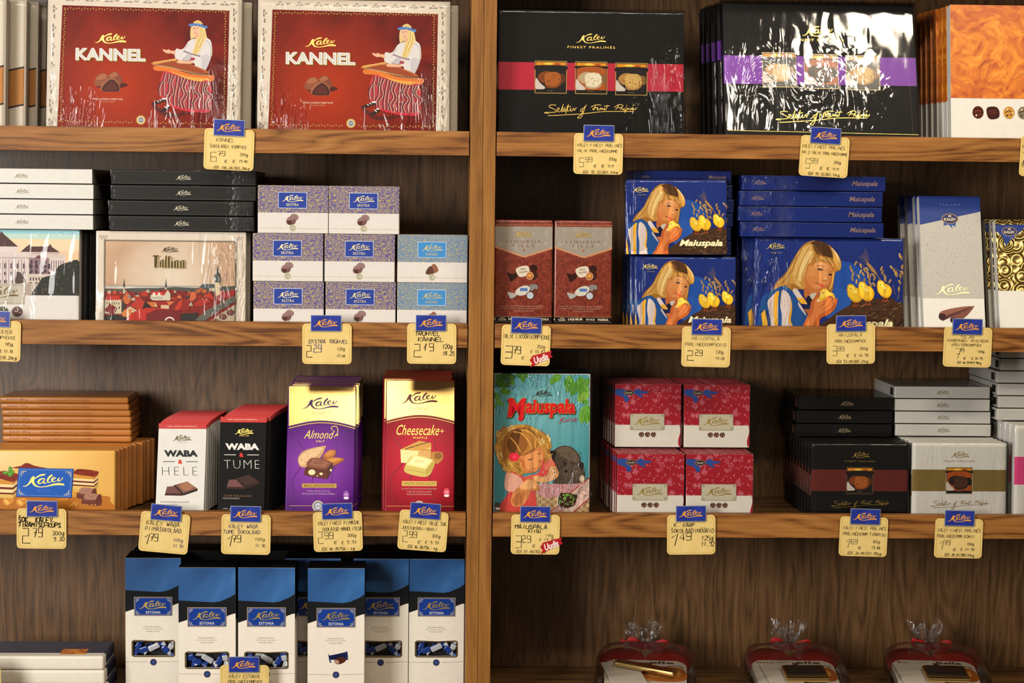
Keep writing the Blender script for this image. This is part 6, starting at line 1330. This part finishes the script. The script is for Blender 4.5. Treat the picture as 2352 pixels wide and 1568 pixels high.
def gift_pack(label, seed, kind):
    rr = random.Random(seed); r = empty('gift_pack'); tag(r, label, 'gift pack', 'cellophane gift packs with red bows')
    W, D = .150, .155; th_ = R(7)      # the pack lies on its back, its far edge a little raised
    def T(x, y, z): return Vector((x, y*math.cos(th_)-z*math.sin(th_), y*math.sin(th_)+z*math.cos(th_)+.002))
    def slab(name, mat, x0, x1, y0, y1, z0, z1, rot=0, bev=.001, rx=0):
        bm = bmesh.new(); addbox(bm, -(x1-x0)/2, (x1-x0)/2, -(y1-y0)/2, (y1-y0)/2, z0, z1, bev)
        bmesh.ops.rotate(bm, verts=bm.verts, cent=(0, 0, 0), matrix=Matrix.Rotation(R(rot), 3, 'Z'))
        for v in bm.verts: v.co = T(v.co.x+(x0+x1)/2, v.co.y+(y0+y1)/2, v.co.z)
        return obj(name, bm, mat, r)
    # scalloped red card at the back
    for cx in (-.036, .036):
        bm = bmesh.new(); vs = bmesh.ops.create_cone(bm, cap_ends=True, segments=28, radius1=.036, radius2=.036, depth=.002)['verts']
        for v in vs: v.co = T(v.co.x*1.05+cx, v.co.y+.114, v.co.z+.012+max(0, v.co.y+.02)*.28)
        obj('red_card', bm, 'red_card', r)
    # white oval-topped box
    bm = bmesh.new(); o_ = [(-.064, .004), (.064, .004), (.066, .09)]+[(.066*math.cos(R(a)), .092+.040*math.sin(R(a))) for a in range(10, 171, 16)]+[(-.066, .09)]
    lo = [bm.verts.new(T(x, y, .006)) for x, y in o_]; hi = [bm.verts.new(T(x, y, .020)) for x, y in o_]
    bm.faces.new(hi); bm.faces.new(lo[::-1])
    for i in range(len(o_)): bm.faces.new((lo[i], lo[(i+1) % len(o_)], hi[(i+1) % len(o_)], hi[i]))
    wb_ = obj('white_box', bm, 'pack_white', r)
    A = Art(.2, .2, (0, 0, 400, 400), .0, 0)
    def onbox(name, fn, mat='gloss_print', z=.0203):
        A = Art(.2, .2, (-200, -400, 200, 0)); A.y = 0; A.step = .00002; fn(A)
        me = bpy.data.meshes.new(name); me.from_pydata([T(x, zz, z+-y) for x, y, zz in A.v], [], A.f)
        ca = me.color_attributes.new('ink', 'FLOAT_COLOR', 'CORNER'); buf = []
        for f, c in zip(A.f, A.c): buf += list(c)*len(f)
        ca.data.foreach_set('color', buf); me.update(); o = link(name, me, [mat], r); o.parent = wb_; return o
    def lettering(A):
        A.text('8a3a28', 'la' if kind != 1 else 'Imagi', -112, -218, -30 if kind == 1 else -75, -200, .02, .1); A.text('3a2c22', 'Belle' if kind == 2 else 'elle', 12, -226, 92, -204, .03)
    onbox('lettering', lettering)
    def pic(A):
        A.poly('4a2a18', [(-60, -200), (-30, -214), (20, -208), (10, -190), (-40, -184)]); A.poly('a05a24', [(-20, -150), (60, -180), (120, -160), (120, -60), (-10, -60)]); A.poly('c8843c', [(10, -140), (70, -160), (110, -140), (100, -90), (20, -90)]); A.line('2a1a14', [(40, -170), (100, -190), (120, -170)], 4)
    onbox('biscuit_picture', pic)
    # bar, label and card lying on the box
    if kind == 0:
        slab('white_card', 'pack_white', -.062, -.006, .0, .10, .0215, .024, 12); slab('gold_bar', 'gold_cover', -.052, .052, .052, .070, .0245, .033, -24, .003)
    else:
        slab('white_card', 'pack_white', -.050 if kind == 1 else -.060, .004, .0, .095, .0215, .024, 6); slab('gold_bar', 'gold_cover', -.022, .046, .010, .066, .0245, .032, 2, .003); slab('black_label', 'black_label', -.018, .042, .022, .062, .0322, .0335, 2, .0004)
    # film bag pulled to a knot
    N, K = 48, 14; knot = T(0, .150, .020)+Vector((0, 0, .012)); rings = []
    bm = bmesh.new(); ph = [rr.uniform(0, 6) for _ in range(4)]
    for j in range(K+1):
        u_ = j/K; ring = []
        for i in range(N):
            a = 2*math.pi*i/N; ca_, sa = math.cos(a), math.sin(a); sup = (abs(ca_)**4+abs(sa)**4)**-.25
            bx = ca_*sup*(W/2+.004); bz = sa*sup*.024+.022
            if u_ < .75: p = T(bx*(1-.12*max(0, u_-.55)*5), .002+(D-.02)*u_/.75, max(bz, -.0008))
            else:
                k = (u_-.75)/.25; k = k**.7; q0 = T(bx*.88, .002+(D-.02), bz); q1 = knot+Vector((ca_*.005, 0, sa*.004)); p = q0.lerp(q1, k)
                p += Vector((0, .006, .010))*math.sin(k*math.pi)*.15*math.sin(a*7+ph[0])
            p += Vector((0, 0, 1))*.0006*math.sin(a*9+u_*14+ph[1])*(.4+u_) if p.z > .01 else Vector()
            ring.append(bm.verts.new(p))
        rings.append(ring)
    for j in range(K):
        for i in range(N): bm.faces.new((rings[j][i], rings[j][(i+1) % N], rings[j+1][(i+1) % N], rings[j+1][i]))
    bag = obj('clear_bag', bm, 'bag_film', r, True)
    # ruffled top of the bag above the knot
    bm = bmesh.new(); N2, K2 = 60, 6; prev = None
    for j in range(K2+1):
        u_ = j/K2; ring = []
        for i in range(N2):
            a = 2*math.pi*i/N2; rad = .004+.021*u_**.8*(1+.30*math.sin(a*9+ph[2])+.2*math.sin(a*17+ph[3])); hgt = .034*u_*(1+.25*math.sin(a*5+ph[1])+.12*math.sin(a*13))
            ring.append(bm.verts.new(knot+Vector((rad*math.cos(a)+(-.006 if kind != 1 else 0)*u_, rad*.45*math.sin(a), hgt))))
        if prev:
            for i in range(N2): bm.faces.new((prev[i], prev[(i+1) % N2], ring[(i+1) % N2], ring[i]))
        prev = ring
    top = obj('bag_ruffle', bm, 'ruffle_film', r, False)
    bm = bmesh.new(); q = lambda x, z, y=-.006: tuple(knot+Vector((x, y, z)))
    ribbon(bm, [q(0, 0), q(-.014, .010), q(-.026, .012), q(-.024, .002), q(-.010, -.002), q(0, 0)], .006); ribbon(bm, [q(0, 0), q(.016, .006), q(.030, .010), q(.034, .003), q(.014, -.003), q(0, 0)], .006)
    ribbon(bm, [q(0, 0), q(-.020, .002), q(-.040, .010)] if kind == 0 else [q(0, 0), q(-.014, -.008), q(-.022, -.006)], .005); ribbon(bm, [q(0, 0), q(.014, -.004), q(.030, -.003)], .005); ribbon(bm, [q(-.006, -.002), q(0, .001, -.009), q(.006, .003)], .008)
    obj('ribbon_bow', bm, 'ribbon_red', r)
    return r
for i, (uc, lb, k) in enumerate(((1478, 'cellophane gift pack with a slanting gold bar, left one of three', 0), (1830, 'cellophane gift pack, middle one of three on the bottom shelf', 1), (2150, 'cellophane gift pack with the word Belle, right one of three', 2))):
    gp = gift_pack(lb, i+3, k); p = at(uc, 1545, .06); put(gp, p.x, .030, S4+.0035, 0, (-6, -3, -7)[i])
# ---------------------------------------------------------------- price cards clipped over the shelf fronts
t = NT('card_yellow'); v_ = t.coord(); c_ = t.ramp(t.noise(v_, 40, 3), [(.3, 'cdb06a'), (.7, 'd6bb78')]); t.bsdf(c_, .55, 0, .3); M['card_yellow'] = t.m
speck('plate_blue', [(.3, '1c2a78'), (.7, '26389a')], 30, 2, .3, .5); flat('plate_rim', '8f96a4', .4, .4)
def price_card(label, card, blue, tilt, lines, ribbon_at=None, Y=-.0016, ink='1c1712'):
    x0, y0, x1, y1 = card; CW, CH = .0742, .0610
    ctr = at((x0+x1)/2, (y0+y1)/2, Y); bc = at((blue[0]+blue[2])/2, (blue[1]+blue[3])/2, Y-.002)
    r = empty('price_card', ctr, (0, R(tilt), 0)); tag(r, label, 'price card', 'yellow handwritten price cards')
    W2, H2 = CW/2, CH/2; pts = []
    for cx, cz, a0 in ((W2-.006, H2-.006, 0), (-W2+.006, H2-.006, 90), (-W2+.006, -H2+.006, 180), (W2-.006, -H2+.006, 270)):
        for k in range(5): a = R(a0+k*22.5); pts.append((cx+.006*math.cos(a), cz+.006*math.sin(a)))
    bm = bmesh.new(); f = [bm.verts.new((x, -.0007, z)) for x, z in pts]; b = [bm.verts.new((x, 0, z)) for x, z in pts]; bm.faces.new(f); bm.faces.new(b[::-1])
    for i in range(len(pts)): bm.faces.new((f[i], f[(i+1) % len(pts)], b[(i+1) % len(pts)], b[i]))
    obj('card', bm, 'card_yellow', r)
    # photo pixels around the card centre, turned back by the tilt
    F = ((x0+x1)/2-56.5, (y0+y1)/2-46.5, (x0+x1)/2+56.5, (y0+y1)/2+46.5)
    def art(y): A = Art(CW, CH, F, y, 8e-6); return A
    cxp, cyp = (x0+x1)/2, (y0+y1)/2; cs, sn = math.cos(R(-tilt)), math.sin(R(-tilt))
    def un(x, y): dx, dy = x-cxp, y-cyp; return cxp+dx*cs-dy*sn, cyp+dx*sn+dy*cs
    A = art(.0009); A.clip = lambda: None
    for i in range(len(pts)):      # thin printed border line
        p, q = pts[i], pts[(i+1) % len(pts)]; k = .93
        A.face('c09838', [(p[0]*k, p[1]*k), (q[0]*k, q[1]*k), (q[0]*(k-.012), q[1]*(k-.012)), (p[0]*(k-.012), p[1]*(k-.012))], True)
    A.build('border_line', 'print', r)
    A = art(.0009); A.up()
    for ln in lines:
        s_, xa, yc, xb, hh = ln[:5]; big = len(ln) > 5 and ln[5] == 'b'; wd = ln[6] if len(ln) > 6 else max(.75, hh*.11); col = ln[7] if len(ln) > 7 else ink
        mx, my = un((xa+xb)/2, yc); w_ = xb-xa
        A.pen(col, s_, mx-w_/2, my-hh/2, mx+w_/2, my+hh/2, wd, big, .0 if big else .1)
    A.clip(); A.v = [(x, y, z-H2) for x, y, z in A.v]
    A.emit('handwriting', 'pen', r)
    lx, lz = bc.x-ctr.x, bc.z-ctr.z; px, pz = lx*math.cos(R(tilt))-lz*math.sin(R(tilt)), lx*math.sin(R(tilt))+lz*math.cos(R(tilt))
    bm = bmesh.new(); addbox(bm, px-.0231, px+.0231, -.0032, -.0014, pz-.0122, pz+.0122, .0003); rim = obj('clip_plate', bm, 'plate_rim', r)
    bm = bmesh.new(); addbox(bm, px-.0222, px+.0222, -.00335, -.0031, pz-.0113, pz+.0113); obj('blue_face', bm, 'plate_blue', rim)
    A = Art(.0462, .0244, (0, 0, 700, 370), .0036, 2e-5); A.logo('d9923c', 340, 185, 560, 1.15)
    A.v = [(x+px, y, z+pz-.0122) for x, y, z in A.v]; A.clip = lambda: None; A.emit('logo', 'print', rim)
    if ribbon_at:
        rx, ry, k = ribbon_at; mx, my = un(rx, ry); A = art(.0014); A.clip = lambda: None; A.y = .0016; A.step = .00005
        A.poly('a81c24', [(mx-26, my+4), (mx-20, my-7), (mx+24, my-20), (mx+22, my-11), (mx+27, my-6), (mx-4, my+9), (mx-24, my+20), (mx-20, my+10)], False); A.text('ece0d8', 'Uudis', mx-17, my-9, mx+17, my+7, .03, .2, 1, -20)
        A.v = [(x, y, z-H2) for x, y, z in A.v]; A.emit('ribbon_badge', 'gloss_print', r)
    return r
PC = [
 ('yellow price card for the red zither-player boxes, priced 6.79', (469,297,583,390), (492,275,561,312), 2, [('KANNEL', 498,322,538,8), ('ŠOKOLAADI KOMPVEK', 483,337,566,7), ('6', 485,361,498,21,'b',1.2), ('79', 501,353,517,11,'b',1.2), ('350g', 551,355,568,6), ('€', 516,370,522,6), ('€', 534,370,540,6), ('19.40', 549,370,567,6), ('EEK 106.24/303.24kg', 492,385,571,6)]),
 ('yellow price card below the crimson-banded black box, priced 5.99', (1317,306,1431,401), (1341,288,1410,324), .5, [('KALEV FINEST PRALINÉS', 1326,334,1428,6.5), ('VALIK PRALINEEKOMME', 1325,347,1418,6), ('5', 1331,373,1341,20,'b',1), ('99', 1344,366,1360,11,'b',1), ('350g', 1398,365,1415,6), ('€', 1364,381,1370,6), ('€', 1382,381,1388,6), ('17.11', 1396,381,1410,6), ('EEK 93.72/267.71kg', 1340,395,1418,6)]),
 ('yellow price card below the violet-banded black box, priced 5.99', (1836,310,1950,409), (1862,292,1931,331), 3, [('KALEV FINEST PRALINÉS', 1842,338,1940,6.5), ('NO.2 VALIK PRALINEEKOMME', 1842,352,1946,6), ('5', 1850,375,1860,22,'b',1), ('99', 1862,369,1878,11,'b',1), ('350g', 1915,373,1931,6), ('€', 1883,386,1889,6), ('€', 1899,387,1905,6), ('17.11', 1913,388,1927,6), ('EEK 93.72/267.71kg', 1857,400,1928,6)]),
 ('yellow price card cut by the right edge, under the amber boxes', (2341,315,2455,405), (2366,297,2435,334), 2, [('KALEV FINEST PRALINÉS', 2347,338,2440,7), ('VALIK', 2347,353,2400,6), ('1', 2346,376,2356,18,'b',1.6), ('99', 2360,370,2376,11,'b',1.4)]),
 ('yellow price card cut by the left edge, under the theatre boxes', (-67,737,47,827), (-47,714,22,750), 2, [('ESTONIA TEATER', -60,761,27,8), ('PRALINEEKOMPVEKKE', -62,774,35,7), ('3', -50,797,-38,20,'b',1.2), ('29', -34,790,-18,11,'b',1.2), ('185g', 11,790,28,7), ('€ 17.78', 0,806,28,7), ('EEK 51.48/278.20kg', -50,820,36,7)]),
 ('yellow price card under the violet truffle boxes, priced 2.29', (694,743,808,836), (714,723,784,761), 0, [('EKSTRA TRÜHVEL', 710,784,799,8,'',1.3,'3c3450'), ('2', 705,806,718,27,'b',1.8), ('29', 721,800,738,17,'b',1.9,'4a3f78'), ('120g', 774,801,791,7), ('19.08', 773,817,792,6)]),
 ('yellow price card under the pale blue truffle boxes, priced 2.19', (935,742,1048,836), (955,723,1025,760), 0, [('TRÜHVEL', 953,766,1010,9,'',1.7), ('KANNEL', 960,779,1018,9,'',1.7), ('2', 951,805,968,29,'b',1.9), ('19', 974,797,996,17,'b',1.9), ('120g', 1016,795,1038,10,'',1.3), ('18.25', 1017,811,1043,9,'',1.3)]),
 ('yellow price card with a red ribbon badge under the liqueur boxes', (1150,746,1265,840), (1174,728,1244,766), 1.5, [('VALIK LIKÖÖRIKOMPVEKKE', 1155,773,1263,9), ('3', 1160,808,1176,28,'b',1.8), ('79', 1179,803,1196,17,'b',1.8), ('350g', 1233,796,1251,7), ('€ 10.83', 1219,807,1251,7), ('€', 1198,822,1204,6)], (1243,824,1)),
 ('yellow price card under the small girl-and-chicks boxes, priced 2.29', (1565,750,1678,843), (1589,732,1658,769), .8, [('MAIUSPALA', 1588,777,1652,7), ('PRALINEEKOMPVEKID', 1573,791,1668,7), ('2', 1578,817,1594,22,'b',1.7), ('29', 1597,810,1613,13,'b',1.6), ('120g', 1644,808,1661,7), ('19.08', 1643,823,1664,6)]),
 ('yellow price card under the large girl-and-chicks box, priced 3.39', (1898,743,2010,836), (1920,724,1989,761), -1, [('MAIUSPALA', 1925,769,1979,7), ('PRALINEEKOMPVEK', 1917,783,1989,6.5), ('3', 1912,807,1922,22,'b',1.1), ('39', 1924,801,1938,10,'b',1.1), ('200g', 1975,800,1993,6), ('€', 1944,817,1950,6), ('€ 16.95', 1963,816,1995,6), ('EEK 53.04/265.21kg', 1922,830,1994,6)]),
 ('yellow price card under the slim silver boxes, with three lines of name', (2166,752,2278,842), (2187,733,2257,767), 1, [('TULJAK', 2204,773,2238,6), ('KOOREPUNDI TÄIDISEGA', 2174,782,2270,5.5), ('KÄSITÖÖKOMPVEK', 2185,792,2254,5.5), ('7', 2193,812,2205,24,'b',1), ('79', 2204,804,2214,9,'b',1), ('100g', 2246,807,2261,5), ('€', 2213,823,2218,5), ('€ 34.95', 2232,823,2258,5), ('EEK 46.59/419.94kg', 2199,833,2254,5)]),
 ('yellow price card under the caramel cake bars, priced 2.79', (38,1168,153,1259), (62,1150,132,1186), .5, [('ŠOK. KALEV', 43,1193,120,12,'',2.4), ('TIRAMISU-KÜPS', 43,1205,139,10,'',2.2), ('2', 52,1230,70,34,'b',2), ('79', 76,1223,97,20,'b',2), ('300g', 120,1224,146,9,'',1.2), ('9.30', 122,1238,147,9,'',1.2)]),
 ('yellow price card tilted under the white slim bars, priced 1.79', (318,1176,437,1270), (347,1157,417,1197), 5, [('KALEV WABA', 337,1202,412,9,'',1.2), ('PIIMAŠOKOLAAD', 334,1216,416,9,'',1.1,'3a3040'), ('1', 332,1237,345,24,'',1.8), ('79', 345,1233,363,17,'b',1.8), ('100g', 398,1240,419,7,'',.9,'4a4068'), ('17.90', 397,1254,420,7,'',.9,'4a4068')]),
 ('yellow price card under the black slim bars, priced 1.79', (508,1181,622,1273), (530,1162,599,1198), 1, [('KALEV WABA', 526,1208,592,8,'',1.1,'3c3450'), ('TUME ŠOKOLAAD', 513,1221,597,8,'',1.1,'3c3450'), ('1', 522,1243,535,24,'',1.8), ('79', 534,1237,553,16,'b',1.8), ('100g', 585,1238,607,7), ('17.90', 586,1253,609,7)]),
 ('yellow price card tilted under the violet almond bars, priced 2.99', (719,1174,833,1266), (740,1155,809,1192), -2, [('KALEV FINEST PIIMAŠOK.', 731,1200,829,8), ('SOOLATUD MANDLITEGA', 740,1214,831,8), ('2', 731,1235,743,27,'b',1.3), ('99', 746,1230,765,15,'b',1.4), ('300g', 798,1229,817,7), ('€', 767,1246,774,7), ('€ 9.97', 785,1245,818,7), ('EEK 46.78/156.- kg', 740,1260,814,7)]),
 ('yellow price card tilted under the crimson cheesecake bars, priced 2.99', (913,1172,1030,1265), (943,1154,1011,1192), 4, [('KALEV FINEST VALGE ŠOK.', 926,1200,1029,8), ('JUUSTUKOOGI-VAHVLI', 922,1213,1004,7), ('2', 925,1231,937,26,'b',1.3), ('99', 940,1227,957,14,'b',1.4), ('300g', 992,1231,1011,7), ('€', 959,1245,966,7), ('€ 9.97', 977,1246,1008,7), ('EEK 46.78/156.- kg', 937,1257,1004,7)]),
 ('yellow price card with a red ribbon badge under the kitten box', (1173,1182,1286,1272), (1195,1163,1264,1198), .5, [('MAIUSPALA', 1182,1209,1256,9,'',1.7), ('KIISU', 1213,1219,1241,7,'',1.6), ('3', 1184,1243,1197,28,'b',1.6), ('29', 1200,1237,1219,16,'b',1.6), ('170g', 1253,1229,1270,6), ('€ 19.35', 1239,1239,1274,6), ('€', 1223,1254,1229,6), ('EEK 51.48/302.82', 1187,1267,1254,6)], (1267,1253,1)),
 ('yellow price card under the red floral boxes, priced 1.49', (1531,1182,1644,1273), (1553,1161,1621,1197), -.8, [('K. KARP', 1547,1205,1594,8,'',1.4), ('ŠOKOLAADINÖÖBID', 1540,1218,1640,9,'',1.2), ('1', 1540,1240,1558,28,'',2), ('49', 1561,1232,1587,17,'b',2), ('125g', 1611,1235,1638,10,'',1.2), ('11.92', 1611,1249,1641,10,'',1.2)]),
 ('yellow price card under the small black praline boxes, priced 1.69', (1926,1186,2040,1278), (1953,1168,2022,1204), 1.5, [('KALEV FINEST PRALINÉS', 1936,1212,2035,7), ('PRALINEEKOMM TIRAMISU', 1935,1226,2034,7), ('1', 1941,1247,1952,21,'',1.1), ('69', 1954,1243,1969,11,'b',1.1), ('85g', 2006,1244,2021,6), ('€', 1971,1258,1978,6), ('19.88', 2003,1258,2022,6), ('EEK 26.44/311.05kg', 1947,1271,2024,6)]),
 ('yellow price card under the small white praline boxes, priced 1.79', (2145,1191,2258,1281), (2170,1172,2238,1207), 1, [('KALEV FINEST PRALINÉS', 2153,1217,2252,7), ('PRALINEEKOMM KOHVI', 2151,1231,2238,7), ('1', 2157,1251,2168,21,'',1.1), ('79', 2168,1246,2182,11,'b',1.1), ('100g', 2221,1249,2237,6), ('€', 2189,1262,2195,6), ('€ 17.90', 2207,1262,2239,6), ('EEK 28.01/280.07kg', 2170,1275,2238,6)]),
 ('yellow price card standing in front of the candy boxes on the bottom shelf', (506,1526,617,1618), (527,1508,594,1543), 0, [('KALEV ESTONIA', 526,1552,596,8), ('PRALINEEKOMPVEK', 524,1565,603,8), ('4', 520,1590,532,22,'b',1.3), ('59', 536,1584,552,13,'b',1.3)]),
 ('yellow price card at the bottom left corner, cut by the edge', (-111,1530,2,1622), (-90,1511,-21,1547), 0, [('KALEV', -90,1556,-20,8)]),
]
for p in PC: price_card(*p)
# ---------------------------------------------------------------- wording of the last one of each row
for o in COL.objects:
    if o.get('label') and 'rearmost from the front' in o['label']:
        o['label'] = o['label'].replace('rearmost from the front of', 'rearmost of').replace('rearmost from the front', 'rearmost one')
